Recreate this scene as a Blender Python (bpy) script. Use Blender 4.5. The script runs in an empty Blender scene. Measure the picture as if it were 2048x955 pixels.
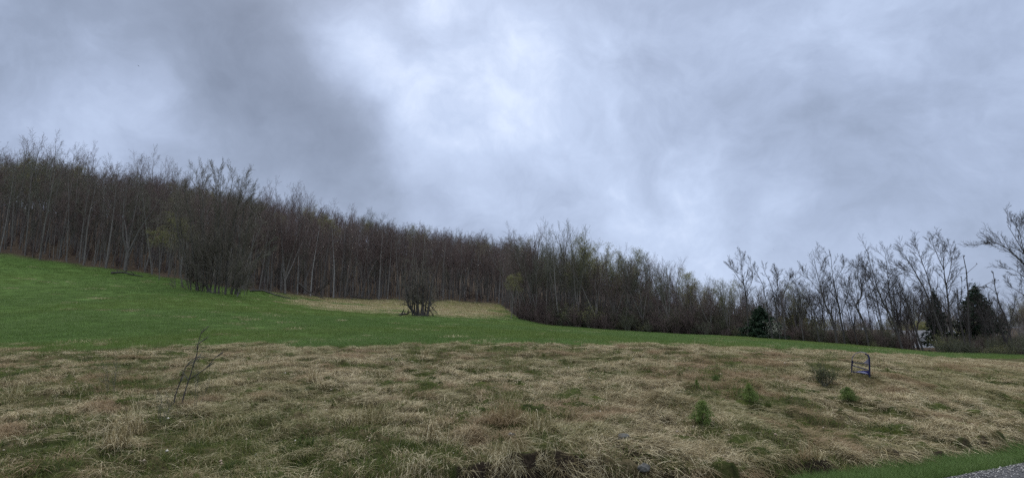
import bpy, math, random
import numpy as np
from mathutils import Vector

# ------------------------------------------------------------------ camera
C = bpy.context.scene
F = 1100.0                      # focal length in pixels of the 2048 px wide photograph
PITCH = math.radians(9.7)
CAMZ = 1.6
cp, sp = math.cos(PITCH), math.sin(PITCH)
cam = bpy.data.objects.new('camera', bpy.data.cameras.new('camera'))
C.collection.objects.link(cam)
cam.location = (0, 0, CAMZ)
cam.rotation_euler = (math.radians(90) + PITCH, 0, 0)
cam.data.sensor_width = 36
cam.data.lens = 36 * F / 2048
cam.data.clip_start = 0.1
cam.data.clip_end = 6000
C.camera = cam
C.view_settings.view_transform = 'Standard'
C.view_settings.look = 'None'
C.view_settings.exposure = 0.42
C.view_settings.gamma = 1
C.cycles.use_denoising = False
C.cycles.sample_clamp_direct = 4; C.cycles.sample_clamp_indirect = 1.5
C.cycles.max_bounces = 5
C.cycles.diffuse_bounces = 3
C.cycles.transparent_max_bounces = 4

def pdir(px, py):
    u = (px - 1024) / F; v = (477.5 - py) / F
    d = np.array([u, cp - v * sp, sp + v * cp]); return d / np.linalg.norm(d)

# ------------------------------------------------------------------ sky
SUN_EL, SUN_AZ = math.radians(48), math.radians(-14)     # behind the bright gap in the cloud
W = bpy.data.worlds.new('World'); C.world = W; W.use_nodes = True
nt = W.node_tree; nt.nodes.clear()
def N(t, **k):
    n = nt.nodes.new(t)
    for a, b in k.items(): setattr(n, a, b)
    return n
def L(a, b): nt.links.new(a, b)
def setin(node, i, v):
    if hasattr(v, 'links') or hasattr(v, 'is_output'): L(v, node.inputs[i])
    else: node.inputs[i].default_value = v
def M(op, a, b=None, c=None, clamp=False):
    n = N('ShaderNodeMath', operation=op, use_clamp=clamp); setin(n, 0, a)
    if b is not None: setin(n, 1, b)
    if c is not None: setin(n, 2, c)
    return n.outputs[0]
def V(op, a, b=None):
    n = N('ShaderNodeVectorMath', operation=op); setin(n, 0, a)
    if b is not None: setin(n, 1, b)
    return n.outputs['Value'] if op == 'DOT_PRODUCT' else n.outputs[0]
def scaleV(a, f):
    n = N('ShaderNodeVectorMath', operation='SCALE'); setin(n, 0, a); n.inputs['Scale'].default_value = f
    return n.outputs[0]
def noise(vec, scale, detail=5, rough=.55, dist=0.0, col=False):
    n = N('ShaderNodeTexNoise'); L(vec, n.inputs['Vector']); n.inputs['Scale'].default_value = scale
    n.inputs['Detail'].default_value = detail; n.inputs['Roughness'].default_value = rough
    n.inputs['Distortion'].default_value = dist
    return n.outputs['Color' if col else 'Fac']
tc = N('ShaderNodeTexCoord').outputs['Generated']
nrm = V('NORMALIZE', tc)
w1 = scaleV(V('SUBTRACT', noise(nrm, 2.6, 3, .5, col=True), (.5, .5, .5)), .20)
w2 = scaleV(V('SUBTRACT', noise(nrm, 9, 4, .55, col=True), (.5, .5, .5)), .05)
wd = V('NORMALIZE', V('ADD', V('ADD', nrm, w1), w2))
# light and dark masses of the cloud deck: (px, py, sharpness, amount)
SKY_HIGH, SKY_BACK = 3.2, 1.8
LOBES = [(716, 66, 420, .30), (765, 150, 500, .25), (830, 225, 500, .22), (885, 300, 400, .16), (900, 180, 300, .10), (890, 12, 900, .20),
         (1050, 240, 60, .05), (1300, 420, 120, .14), (1200, 130, 25, .08), (1650, 250, 12, .08), (290, 195, 500, .18), (90, 225, 90, .14),
         (590, 110, 90, -.20), (110, 40, 25, -.16), (400, 60, 60, -.05), (630, 270, 140, -.15), (745, 335, 240, -.14), (250, 60, 18, -.12), (1170, 415, 300, -.10), (1750, 400, 50, -.20),
         (950, 400, 200, -.08), (1290, 320, 700, -.10), (1950, 60, 16, -.06), (1480, 70, 60, -.05)]
acc = M('MULTIPLY_ADD', noise(wd, 3.6, 8, .56), .80, .49 - .40)
acc = M('MULTIPLY_ADD', noise(wd, 19, 6, .65), .12, M('SUBTRACT', acc, .06))
acc = M('MULTIPLY_ADD', noise(V('MULTIPLY', wd, (1, 1, 1.4)), 9, 7, .60), .30, M('SUBTRACT', acc, .15))
for (x, y, k, a) in LOBES:
    d = pdir(x, y)
    dt = V('DOT_PRODUCT', wd, tuple(float(q) for q in d))
    e = M('EXPONENT', M('MULTIPLY_ADD', dt, float(k), -float(k)))
    acc = M('MULTIPLY_ADD', e, a * .8, acc)
ramp = N('ShaderNodeValToRGB'); L(acc, ramp.inputs[0])
def s2l(r, g, b): return tuple(((c / 255) / 12.92 if c / 255 <= .04045 else ((c / 255 + .055) / 1.055) ** 2.4) for c in (r, g, b))
els = ramp.color_ramp.elements
stops = [(0.0, (108, 119, 139)), (.28, (131, 143, 165)), (.46, (152, 165, 190)), (.64, (174, 188, 214)), (.88, (213, 224, 244))]
els[0].position = 0; els[0].color = (*s2l(*stops[0][1]), 1)
els[1].position = .88; els[1].color = (*s2l(*stops[4][1]), 1)
for p, c in stops[1:4]:
    e = els.new(p); e.color = (*s2l(*c), 1)
sepz = N('ShaderNodeSeparateXYZ'); L(nrm, sepz.inputs[0])
def mr(v, a, b_, c_, d_):
    n = N('ShaderNodeMapRange', interpolation_type='SMOOTHSTEP'); L(v, n.inputs[0])
    for i_, q_ in enumerate((a, b_, c_, d_)): n.inputs[i_ + 1].default_value = q_
    return n.outputs[0]
# unseen sky overhead and behind the camera, brightened and warmed to light the ground
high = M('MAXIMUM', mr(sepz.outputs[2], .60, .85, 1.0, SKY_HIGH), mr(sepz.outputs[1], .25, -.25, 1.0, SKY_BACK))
sky = N('ShaderNodeTexSky', sky_type='NISHITA', sun_disc=False)
sky.sun_elevation = SUN_EL; sky.sun_rotation = SUN_AZ; sky.air_density = 1.0; sky.dust_density = 1.5
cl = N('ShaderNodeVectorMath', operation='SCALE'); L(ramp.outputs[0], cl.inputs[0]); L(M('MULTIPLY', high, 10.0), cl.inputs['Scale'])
mixs = N('ShaderNodeMix', data_type='RGBA'); mixs.inputs[0].default_value = .05
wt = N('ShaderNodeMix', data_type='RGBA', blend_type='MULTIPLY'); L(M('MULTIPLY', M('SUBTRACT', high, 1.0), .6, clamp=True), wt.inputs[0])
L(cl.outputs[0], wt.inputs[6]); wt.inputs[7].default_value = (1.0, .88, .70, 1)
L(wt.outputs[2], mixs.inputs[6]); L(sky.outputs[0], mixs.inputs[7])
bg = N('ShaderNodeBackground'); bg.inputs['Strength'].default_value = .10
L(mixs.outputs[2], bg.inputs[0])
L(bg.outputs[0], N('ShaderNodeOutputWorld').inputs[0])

# ------------------------------------------------------------------ sun (soft, behind cloud)
sun = bpy.data.objects.new('sun', bpy.data.lights.new('sun', 'SUN'))
C.collection.objects.link(sun)
sun.data.energy = 1.5; sun.data.angle = math.radians(35); sun.data.color = (1, .95, .86)
sd = Vector((math.sin(SUN_AZ) * math.cos(SUN_EL), math.cos(SUN_AZ) * math.cos(SUN_EL), math.sin(SUN_EL)))
sun.rotation_euler = sd.to_track_quat('Z', 'Y').to_euler()

rng = random.Random(7)
nr = np.random.default_rng(11)

# ------------------------------------------------------------------ noise and terrain
def _h(ix, iy, seed):
    a = (ix.astype(np.int64) * 374761393 + iy.astype(np.int64) * 668265263 + seed * 974711) & 0xffffffff
    a = ((a ^ (a >> 13)) * 1274126177) & 0xffffffff
    return ((a ^ (a >> 16)) & 0xffff) / 65535.0
def vn(x, y, seed=0):
    xi, yi = np.floor(x), np.floor(y); fx, fy = x - xi, y - yi
    fx = fx * fx * (3 - 2 * fx); fy = fy * fy * (3 - 2 * fy)
    xi = xi.astype(np.int64); yi = yi.astype(np.int64)
    a, b, c, d = _h(xi, yi, seed), _h(xi + 1, yi, seed), _h(xi, yi + 1, seed), _h(xi + 1, yi + 1, seed)
    return (a * (1 - fx) + b * fx) * (1 - fy) + (c * (1 - fx) + d * fx) * fy
def fbm(x, y, seed=0, o=4):
    v = 0; a = .5; t = 0
    for i in range(o):
        v = v + a * vn(x * 2 ** i + i * 17.3, y * 2 ** i - i * 9.1, seed + i); t += a; a *= .5
    return v / t
def sstep(a, b, x):
    t = np.clip((x - a) / (b - a), 0, 1); return t * t * (3 - 2 * t)

def elev(py):                   # height over depth seen at a row of the photograph
    v = (477.5 - py) / F; return (sp + v * cp) / (cp - v * sp)
CT = []
def ctl(px, depth, z):
    x = (px - 1024) / F * (depth * cp + z * sp); r = math.hypot(x, depth)
    CT.append((math.atan2(x, depth), math.log(r), z / r))
def cpx(px, *rows):
    for py, d in rows: ctl(px, d, d * elev(py))
cpx(0, (955, 6.0), (850, 8.0), (750, 12), (690, 19), (600, 42), (515, 80))
cpx(250, (955, 6.3), (850, 8.1), (750, 12.3), (690, 19.5), (600, 44), (546, 78))
cpx(430, (690, 20), (640, 32), (588, 66), (575, 78))
cpx(600, (955, 6.5), (850, 8.3), (750, 12.5), (690, 20), (640, 36), (615, 62), (590, 100))
cpx(800, (850, 8.3), (750, 12.6), (690, 20), (650, 38), (630, 62), (602, 107))
cpx(1000, (955, 6.5), (850, 8.3), (750, 12.5), (690, 20), (655, 40), (637, 72), (612, 114))
cpx(1080, (648, 80)); cpx(1200, (850, 8.4), (750, 12.6), (690, 21), (670, 38), (657, 76))
cpx(1300, (955, 6.6), (688, 22), (664, 71))
cpx(1500, (930, 7.0), (850, 8.4), (750, 12.8), (693, 25), (676, 64))
cpx(1700, (930, 7.2), (850, 9.2), (750, 13.2), (708, 25), (690, 56))
cpx(1850, (890, 8.2), (800, 11), (740, 16), (717, 27), (704, 50))
cpx(2048, (870, 8.8), (800, 12), (750, 17), (732, 25), (719, 42))
cpx(2200, (860, 9), (760, 18), (728, 38))
for q in [(-300, 80, 16), (-300, 150, 45), (0, 150, 34), (0, 250, 52), (300, 110, 18), (300, 150, 29), (300, 250, 48), (500, 130, 15),
          (500, 200, 38), (500, 300, 50), (800, 150, 14), (800, 250, 36), (800, 350, 46), (1000, 160, 12), (1000, 250, 29),
          (1000, 350, 38), (1200, 120, 4), (1200, 200, 17), (1200, 300, 26), (1350, 120, 1), (1350, 200, 8), (1350, 300, 15),
          (1500, 110, -2), (1500, 200, 0), (1500, 300, 3), (1700, 100, -3.6), (1700, 200, -7), (1700, 400, -6), (1900, 80, -4),
          (1900, 200, -11), (1900, 500, -8), (2048, 80, -4), (2048, 200, -11), (2300, 60, -3), (2300, 200, -10), (2048, 500, -6),
          (0, 1200, 60), (500, 1200, 60), (1000, 1200, 45), (1500, 1200, 8), (1900, 1200, 12), (2300, 1200, 20)]:
    ctl(*q)
CT = np.array(CT)
def _tc(a, l): return np.stack([a / .35, l / .8], -1)
def _U(r2): return np.where(r2 > 1e-12, r2 * np.log(r2 + 1e-20) * .5, 0)
_P = _tc(CT[:, 0], CT[:, 1]); n_ = len(_P)
_K = _U(((_P[:, None] - _P[None]) ** 2).sum(-1)) + np.eye(n_) * .004
_A = np.zeros((n_ + 3, n_ + 3)); _A[:n_, :n_] = _K; _A[:n_, n_] = 1; _A[:n_, n_ + 1:] = _P
_A[n_:, :n_] = _A[:n_, n_:].T
_w = np.linalg.solve(_A, np.concatenate([CT[:, 2], np.zeros(3)]))
def tps(a, l):
    Q = _tc(a, l); o = np.empty(len(Q))
    for i in range(0, len(Q), 40000):
        q = Q[i:i + 40000]
        o[i:i + 40000] = _U(((q[:, None] - _P[None]) ** 2).sum(-1)) @ _w[:n_] + _w[n_] + q @ _w[n_ + 1:]
    return o
RD, RN = np.array([.906, .423]), np.array([-.423, .906])
def road_s(x, y): return RN[0] * x + RN[1] * y - 3.9     # metres beyond the edge of the road
def road_a(x, y): return RD[0] * x + RD[1] * y
def lip_s(a, x, y):
    b = np.interp(a, [-8, -2, 1, 2.7, 4.2, 5.5, 7, 12, 40], [1.45, 1.9, 2.12, 2.18, 1.8, 1.0, .70, .62, .6])
    return b + (fbm(a * 1.6, a * 0 + 3, 5, 3) - .5) * .9 * np.clip(b - .45, .12, 1)
def gpt0(px, py, d):
    return ((px - 1024) / F * (d * cp + d * elev(py) * sp), d)
SCAR = [gpt0(1228, 883, 7.55), gpt0(1275, 905, 7.15), gpt0(1330, 912, 7.0), gpt0(1425, 934, 6.7)]
def scar_d(x, y):
    best = np.full(x.shape, 9.)
    for (x0, y0), (x1, y1) in zip(SCAR, SCAR[1:]):
        dx, dy = x1 - x0, y1 - y0
        t = np.clip(((x - x0) * dx + (y - y0) * dy) / (dx * dx + dy * dy), 0, 1)
        best = np.minimum(best, np.hypot(x - x0 - t * dx, y - y0 - t * dy))
    return best
def H(x, y, fine=True):
    x = np.atleast_1d(np.asarray(x, float)); y = np.atleast_1d(np.asarray(y, float))
    r = np.hypot(x, y); a = np.clip(np.arctan2(x, y), -.95, .95)
    rc = np.clip(r, 6.0, 1400)
    z = tps(a, np.log(rc)) * rc
    s = road_s(x, y); al = road_a(x, y)
    if fine:
        near = 1 - sstep(25, 45, r)
        z = z + (fbm(x * .9, y * .9, 31, 3) - .5) * .15 * near + (fbm(x * 2.9 + fbm(x, y, 3) * 2, y * 2.9, 41, 3) - .5) * .27 * (1 - sstep(16, 26, r))
        ua, va_ = x * .81 - y * .58, x * .58 + y * .81
        z = z + (1 - 2 * np.abs(fbm(ua * 1.5, va_ * 4.2, 43, 3) - .5) - .75) * .16 * (1 - sstep(14, 30, r))
        z = z + (fbm(x * .25, y * .25, 77, 3) - .5) * .25 * sstep(10, 30, r)
        z = z + (fbm(x * .06, y * .06, 78, 3) - .5) * 3.0 * sstep(90, 140, r)
        z = z - .36 * np.exp(-(scar_d(x, y) / (.10 + .08 * vn(x * 5, y * 5, 9))) ** 2)
    ls = lip_s(al, x, y)
    dip = -1.66 - .30 * sstep(.45, .9, s) * sstep(.9, 1.6, ls) - .04 * sstep(0, .5, s)
    if fine: dip = dip + (fbm(x * 4, y * 4, 51, 3) - .5) * .08 * sstep(0, .3, s)
    k = sstep(0, .12, s - ls)
    z = dip * (1 - k) + np.maximum(z, dip) * k
    z = np.where(s < 0, -1.66, z)
    return z + CAMZ
def h1(x, y, fine=True): return float(H(x, y, fine)[0])
def proj(x, y, z):
    zz = z - CAMZ; d = y * cp + zz * sp
    return 1024 + F * x / d, 477.5 - F * (zz * cp - y * sp) / d
def gpos(px, depth):            # the ground point seen in column px at that depth
    x = (px - 1024) / F * depth
    for _ in range(4):
        z = h1(x, depth); x = (px - 1024) / F * (depth * cp + (z - CAMZ) * sp)
    return x, depth, h1(x, depth)
def wpt(px, py, depth):
    z = depth * elev(py); return np.array([(px - 1024) / F * (depth * cp + z * sp), depth, z + CAMZ])
def ground_at(px, py, lo=5.5, hi=110):   # the ground point seen at a pixel
    best = None
    for d in np.geomspace(lo, hi, 160):
        x = (px - 1024) / F * (d * cp + d * elev(py) * sp); z = h1(x, d)
        if z - CAMZ >= d * elev(py): return x, d, z
    return gpos(px, hi)

# ------------------------------------------------------------------ materials
def mat(name):
    global nt
    m = bpy.data.materials.new(name); m.use_nodes = True; nt = m.node_tree
    b = nt.nodes['Principled BSDF']; b.inputs['Specular IOR Level'].default_value = .2
    return m, b
def rampn(fac, cols):
    r = N('ShaderNodeValToRGB'); L(fac, r.inputs[0]); e = r.color_ramp.elements
    e[0].position = cols[0][0]; e[0].color = (*cols[0][1], 1); e[1].position = cols[-1][0]; e[1].color = (*cols[-1][1], 1)
    for p, c in cols[1:-1]:
        q = e.new(p); q.color = (*c, 1)
    return r.outputs[0]
def mixc(f, a, b, mode='MIX'):
    n = N('ShaderNodeMix', data_type='RGBA', blend_type=mode); setin(n, 0, f)
    for i, v in ((6, a), (7, b)):
        if isinstance(v, tuple): n.inputs[i].default_value = (*v, 1)
        else: L(v, n.inputs[i])
    return n.outputs[2]
def attr(name): return N('ShaderNodeAttribute', attribute_name=name).outputs['Fac']
def bump(b, hgt, strength, dist):
    n = N('ShaderNodeBump'); L(hgt, n.inputs['Height']); n.inputs['Strength'].default_value = strength; n.inputs['Distance'].default_value = dist
    L(n.outputs[0], b.inputs['Normal'])
def posn(): return N('ShaderNodeNewGeometry').outputs['Position']

def bark_mat(name, lo, hi, rough=.85, scale=3, green=.0):
    m, b = mat(name); P = N('ShaderNodeTexCoord').outputs['Object']
    P = V('MULTIPLY', P, (1, 1, .25))
    f = noise(P, scale * 4, 5, .65)
    c = rampn(f, [(.3, lo), (.7, hi)])
    rnd = N('ShaderNodeObjectInfo').outputs['Random']
    c = mixc(M('MULTIPLY', rnd, .45), c, tuple(q * .45 for q in lo))
    if green: c = mixc(M('MULTIPLY', noise(P, 1.2, 3), green), c, (.10, .12, .06))
    L(c, b.inputs['Base Color']); b.inputs['Roughness'].default_value = rough
    bump(b, f, .5, .03)
    return m
BARK = bark_mat('bark', (.075, .068, .062), (.26, .24, .22))
BARKP = bark_mat('pale_bark', (.16, .155, .145), (.42, .41, .39))
BARKD = bark_mat('dark_bark', (.032, .029, .028), (.12, .107, .098))
TWIG = bark_mat('twig_bark', (.085, .062, .056), (.19, .142, .130))
TWIGG = bark_mat('grey_twig_bark', (.075, .073, .060), (.18, .17, .14), green=.4)
BARKM = bark_mat('weathered_bark', (.04, .036, .033), (.15, .14, .125))
TWIGM = bark_mat('brown_twig_bark', (.085, .075, .060), (.20, .178, .145))
TWIGD = bark_mat('dark_twig_bark', (.034, .030, .029), (.11, .096, .090))
def leaf_mat(name, cols, trans=.3):
    m, b = mat(name)
    f = noise(posn(), 1.1, 4, .7)
    rnd = N('ShaderNodeObjectInfo').outputs['Random']
    f = M('ADD', M('MULTIPLY', f, .75), M('MULTIPLY', rnd, .25))
    c = rampn(f, [(.3, cols[0]), (.7, cols[1])])
    L(c, b.inputs['Base Color']); b.inputs['Roughness'].default_value = .6
    tr = N('ShaderNodeBsdfTranslucent'); L(c, tr.inputs[0]); mx = N('ShaderNodeMixShader'); mx.inputs[0].default_value = trans
    L(b.outputs[0], mx.inputs[1]); L(tr.outputs[0], mx.inputs[2]); L(mx.outputs[0], nt.nodes['Material Output'].inputs[0])
    return m
BUD = leaf_mat('young_leaf', [(.13, .135, .05), (.25, .24, .10)])
OLIVE = leaf_mat('olive_leaf', [(.05, .06, .025), (.10, .11, .045)])
WHITEB = leaf_mat('blossom', [(.45, .45, .38), (.7, .7, .6)])
NEEDLE = leaf_mat('spruce_needle', [(.012, .026, .014), (.030, .055, .028)], .1)
NEEDLEB = leaf_mat('young_spruce_needle', [(.07, .115, .025), (.17, .23, .06)], .2)

def rotz(v, a):
    n = N('ShaderNodeVectorRotate', rotation_type='Z_AXIS'); L(v, n.inputs['Vector']); n.inputs['Angle'].default_value = a
    return n.outputs[0]
def grass_mat(name, green):
    m, b = mat(name); P = posn(); c0 = attr('c')
    if green == 'straw':
        PA = V('MULTIPLY', rotz(P, .62), (1.6, 6.5, 1))
        f = M('ADD', M('ADD', M('MULTIPLY', c0, .46), M('MULTIPLY', noise(P, .9, 4, .6), .22)), M('MULTIPLY', noise(PA, 1.3, 5, .7), .60))
        c = rampn(f, [(.40, (.050, .038, .020)), (.52, (.145, .110, .052)), (.66, (.32, .258, .132)), (.86, (.70, .61, .41))])
        c = mixc(M('MULTIPLY', sub01(noise(P, .35, 3), .47, .62), .65), c, mixc(.65, c, (.14, .145, .040)))
        c = mixc(M('MULTIPLY', sub01(noise(V('ADD', P, (9, 4, 2)), .6, 3), .52, .62), .7), c, (.24, .16, .088))
    elif green == 'field':
        f = M('ADD', M('ADD', M('MULTIPLY', c0, .42), M('MULTIPLY', noise(P, .12, 3, .6), .3)), M('MULTIPLY', noise(P, .9, 4, .7), .38))
        c = rampn(f, [(.22, (.054, .098, .020)), (.5, (.090, .152, .036)), (.72, (.140, .205, .065)), (.95, (.30, .34, .19))])
    else:
        f = M('ADD', M('MULTIPLY', c0, .6), M('MULTIPLY', noise(P, 1.2, 4, .6), .5))
        c = rampn(f, [(.2, (.022, .036, .008)), (.6, (.075, .10, .020)), (.95, (.18, .20, .05))])
    if green == 'field': c = mixc(M('MULTIPLY', sub01(noise(P, .05, 3), .45, .58), .55), c, mixc(.55, c, (.13, .155, .022)))
    L(c, b.inputs['Base Color']); b.inputs['Roughness'].default_value = .65
    tr = N('ShaderNodeBsdfTranslucent'); L(c, tr.inputs[0]); mx = N('ShaderNodeMixShader'); mx.inputs[0].default_value = .22
    L(b.outputs[0], mx.inputs[1]); L(tr.outputs[0], mx.inputs[2]); L(mx.outputs[0], nt.nodes['Material Output'].inputs[0])
    return m
def sub01(f, a, b):
    n = N('ShaderNodeMapRange', interpolation_type='SMOOTHSTEP'); L(f, n.inputs[0]); n.inputs[1].default_value = a; n.inputs[2].default_value = b
    return n.outputs[0]
STRAW = grass_mat('dry_grass', 'straw'); FIELD = grass_mat('field_grass', 'field'); MOSSG = grass_mat('low_green_grass', 'moss')

# ------------------------------------------------------------------ object helpers
COL = C.collection
def mesh_np(name, verts, quads, mats, smooth=False, attrs=None, matidx=None):
    me = bpy.data.meshes.new(name)
    verts = np.asarray(verts, np.float32); quads = np.asarray(quads, np.int32); k = quads.shape[1]
    me.vertices.add(len(verts)); me.vertices.foreach_set('co', verts.ravel())
    me.loops.add(quads.size); me.loops.foreach_set('vertex_index', quads.ravel())
    me.polygons.add(len(quads)); me.polygons.foreach_set('loop_start', np.arange(0, quads.size, k, dtype=np.int32))
    me.polygons.foreach_set('loop_total', np.full(len(quads), k, np.int32))
    if smooth: me.polygons.foreach_set('use_smooth', np.ones(len(quads), bool))
    for m in (mats if isinstance(mats, (list, tuple)) else [mats]): me.materials.append(m)
    if matidx is not None: me.polygons.foreach_set('material_index', np.asarray(matidx, np.int32))
    me.update(calc_edges=True)
    for an, av in (attrs or {}).items():
        at = me.attributes.new(an, 'FLOAT', 'POINT'); at.data.foreach_set('value', np.asarray(av, np.float32))
    return me
def link(name, me, parent=None, loc=(0, 0, 0)):
    o = bpy.data.objects.new(name, me); COL.objects.link(o); o.location = loc
    if parent: o.parent = parent
    return o
def tag(o, label=None, cat=None, group=None, kind=None):
    if label: o['label'] = label
    if cat: o['category'] = cat
    if group: o['group'] = group
    if kind: o['kind'] = kind
    return o
def thing(name, loc, label, cat, group=None):
    o = bpy.data.objects.new(name, None); COL.objects.link(o); o.location = loc; o.empty_display_size = .2
    return tag(o, label, cat, group)

def tubes(S, keep=None):
    """S: rows x0 y0 z0 x1 y1 z1 r0 r1 -> verts, quads"""
    S = np.asarray(S, float).reshape(-1, 8)
    VV, QQ, off = [], [], 0
    big = np.maximum(S[:, 6], S[:, 7]) > .045
    for sel, n in ((big, 7), (~big, 3)):
        s = S[sel]
        if not len(s): continue
        p0, p1 = s[:, :3], s[:, 3:6]; d = p1 - p0; ln = np.linalg.norm(d, axis=1, keepdims=True) + 1e-9; d = d / ln
        p1 = p1 + d * np.minimum(s[:, 7:8] * .6, ln * .2)
        ref = np.where(np.abs(d[:, 2:3]) > .9, np.array([[1., 0, 0]]), np.array([[0, 0, 1.]]))
        a = np.cross(d, ref); a /= np.linalg.norm(a, axis=1, keepdims=True) + 1e-9; b = np.cross(d, a)
        th = np.arange(n) * 2 * np.pi / n; co, si = np.cos(th), np.sin(th)
        ring = a[:, None] * co[None, :, None] + b[:, None] * si[None, :, None]
        v = np.concatenate([p0[:, None] + ring * s[:, 6][:, None, None], p1[:, None] + ring * s[:, 7][:, None, None]], 1)
        m = len(s); base = off + np.arange(m)[:, None] * 2 * n; i = np.arange(n)[None]; j = (i + 1) % n
        q = np.stack([base + i, base + j, base + n + j, base + n + i], -1).reshape(-1, 4)
        VV.append(v.reshape(-1, 3)); QQ.append(q); off += m * 2 * n
    return np.concatenate(VV), np.concatenate(QQ)
def cards(P, D, size, r, aspect=.6):
    """small leaf-sized faces at points P"""
    P = np.asarray(P, float); n = len(P)
    a = r.normal(size=(n, 3)); a /= np.linalg.norm(a, axis=1, keepdims=True); c = r.normal(size=(n, 3)); b = np.cross(a, c); b /= np.linalg.norm(b, axis=1, keepdims=True) + 1e-9
    s = size * r.uniform(.6, 1.3, (n, 1))
    v = np.stack([P - a * s * .1, P + a * s * .5 + b * s * aspect * .5, P + a * s * 1.05, P + a * s * .5 - b * s * aspect * .5], 1).reshape(-1, 3)
    return v, np.arange(n * 4).reshape(-1, 4)

def rot_about(d, axis_seed, ang, R):
    d = d / (np.linalg.norm(d) + 1e-9)
    a = np.cross(d, R.normal(size=3)); a /= np.linalg.norm(a) + 1e-9
    return d * math.cos(ang) + a * math.sin(ang)
def branch(S, T, p, d, Ln, r, lv, P, R):
    ns = P['nseg'][lv]; step = Ln / ns; pts = [p.copy()]; dirs = []
    d = d / np.linalg.norm(d); r1 = r * P['tip'][lv]
    for i in range(ns):
        d = d + R.normal(size=3) * P['wob'][lv] + np.array([0, 0, P['up'][lv]]); d /= np.linalg.norm(d)
        q = p + d * step
        ra = r + (r1 - r) * i / ns; rb = r + (r1 - r) * (i + 1) / ns
        S.append((lv, *p, *q, ra, rb)); p = q; pts.append(p.copy()); dirs.append(d.copy())
    if lv + 1 < len(P['nseg']):
        nc = P['n'][lv]; nc = max(1, int(round(nc * R.uniform(.8, 1.2))))
        for k in range(nc):
            t = P['start'][lv] + (1 - P['start'][lv]) * ((k + R.uniform(.1, .9)) / nc)
            f = t * ns; i = min(int(f), ns - 1); q = pts[i] + (pts[i + 1] - pts[i]) * (f - i)
            ang = math.radians(R.uniform(*P['ang'][lv])); dd = rot_about(dirs[i], 0, ang, R)
            sh = P['shape'][lv](t)
            branch(S, T, q, dd, Ln * P['ratio'][lv] * sh * R.uniform(.75, 1.25), max((r + (r1 - r) * t) * P['rr'][lv], P['rmin']), lv + 1, P, R)
    else: T.append(p)

UP = np.array([0., 0, 1])
def PT(**k):
    b = dict(nseg=[9, 4, 3, 2], wob=[.03, .12, .16, .2], up=[.03, .10, .06, .03], tip=[.25, .3, .4, .5], n=[20, 6, 6], start=[.45, .2, .15],
             ang=[(30, 55), (25, 55), (25, 60)], ratio=[.22, .5, .55], shape=[lambda t: 1.25 - .75 * t] + [lambda t: 1.1 - .5 * t] * 2, rr=[.45, .55, .6], rmin=.009)
    b.update(k); return b
def split(S, tlv):
    A = np.array([s[1:] for s in S if s[0] <= tlv]); B = np.array([s[1:] for s in S if s[0] > tlv]); return A, B

class Kind:                     # one kind of tree: local meshes for trunk, crown and leaves
    def __init__(s, name, S, T, tlv, tm, cm, lm=None, nleaf=0, lsize=.1, seed=0, spread=.25):
        A, B = split(S, tlv); s.name = name; R = np.random.default_rng(seed + 99)
        va, qa = tubes(A); vb, qb = tubes(B); s.h = max(va[:, 2].max(), vb[:, 2].max())
        s.trunk = mesh_np(name + '_trunk', va, qa, tm, True); s.crown = mesh_np(name + '_crown', vb, qb, cm, True); s.leaves = None
        V_, Q_, I_ = [va, vb], [qa, qb + len(va)], [np.zeros(len(qa)), np.ones(len(qb))]
        mats = [tm, cm]
        if nleaf:
            tp = np.array(T); k = R.integers(0, len(tp), nleaf); pp = tp[k] + R.normal(size=(nleaf, 3)) * spread
            vl, ql = cards(pp, None, lsize, R); s.leaves = mesh_np(name + '_leaves', vl, ql, lm)
            V_.append(vl); Q_.append(ql + len(va) + len(vb)); I_.append(np.full(len(ql), 2)); mats.append(lm)
        s.full = bpy.data.objects.new('tree_source', mesh_np(name + '_all', np.concatenate(V_), np.concatenate(Q_), mats, True, None, np.concatenate(I_)))
    def place(s, name, x, y, height, label, cat='tree', group=None, rz=None, sink=.1, width=1.0, tilt=(0, 0), leafname='leaves'):
        z = h1(x, y) - sink; o = thing(name, (x, y, z), label, cat, group); k = height / s.h
        o.scale = (k * width, k * width, k); o.rotation_mode = 'ZYX'; o.rotation_euler = (tilt[0], tilt[1], rng.uniform(0, 6.28) if rz is None else rz)
        link('trunk', s.trunk, o); link('crown', s.crown, o)
        if s.leaves: link(leafname, s.leaves, o)
        return o

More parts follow.
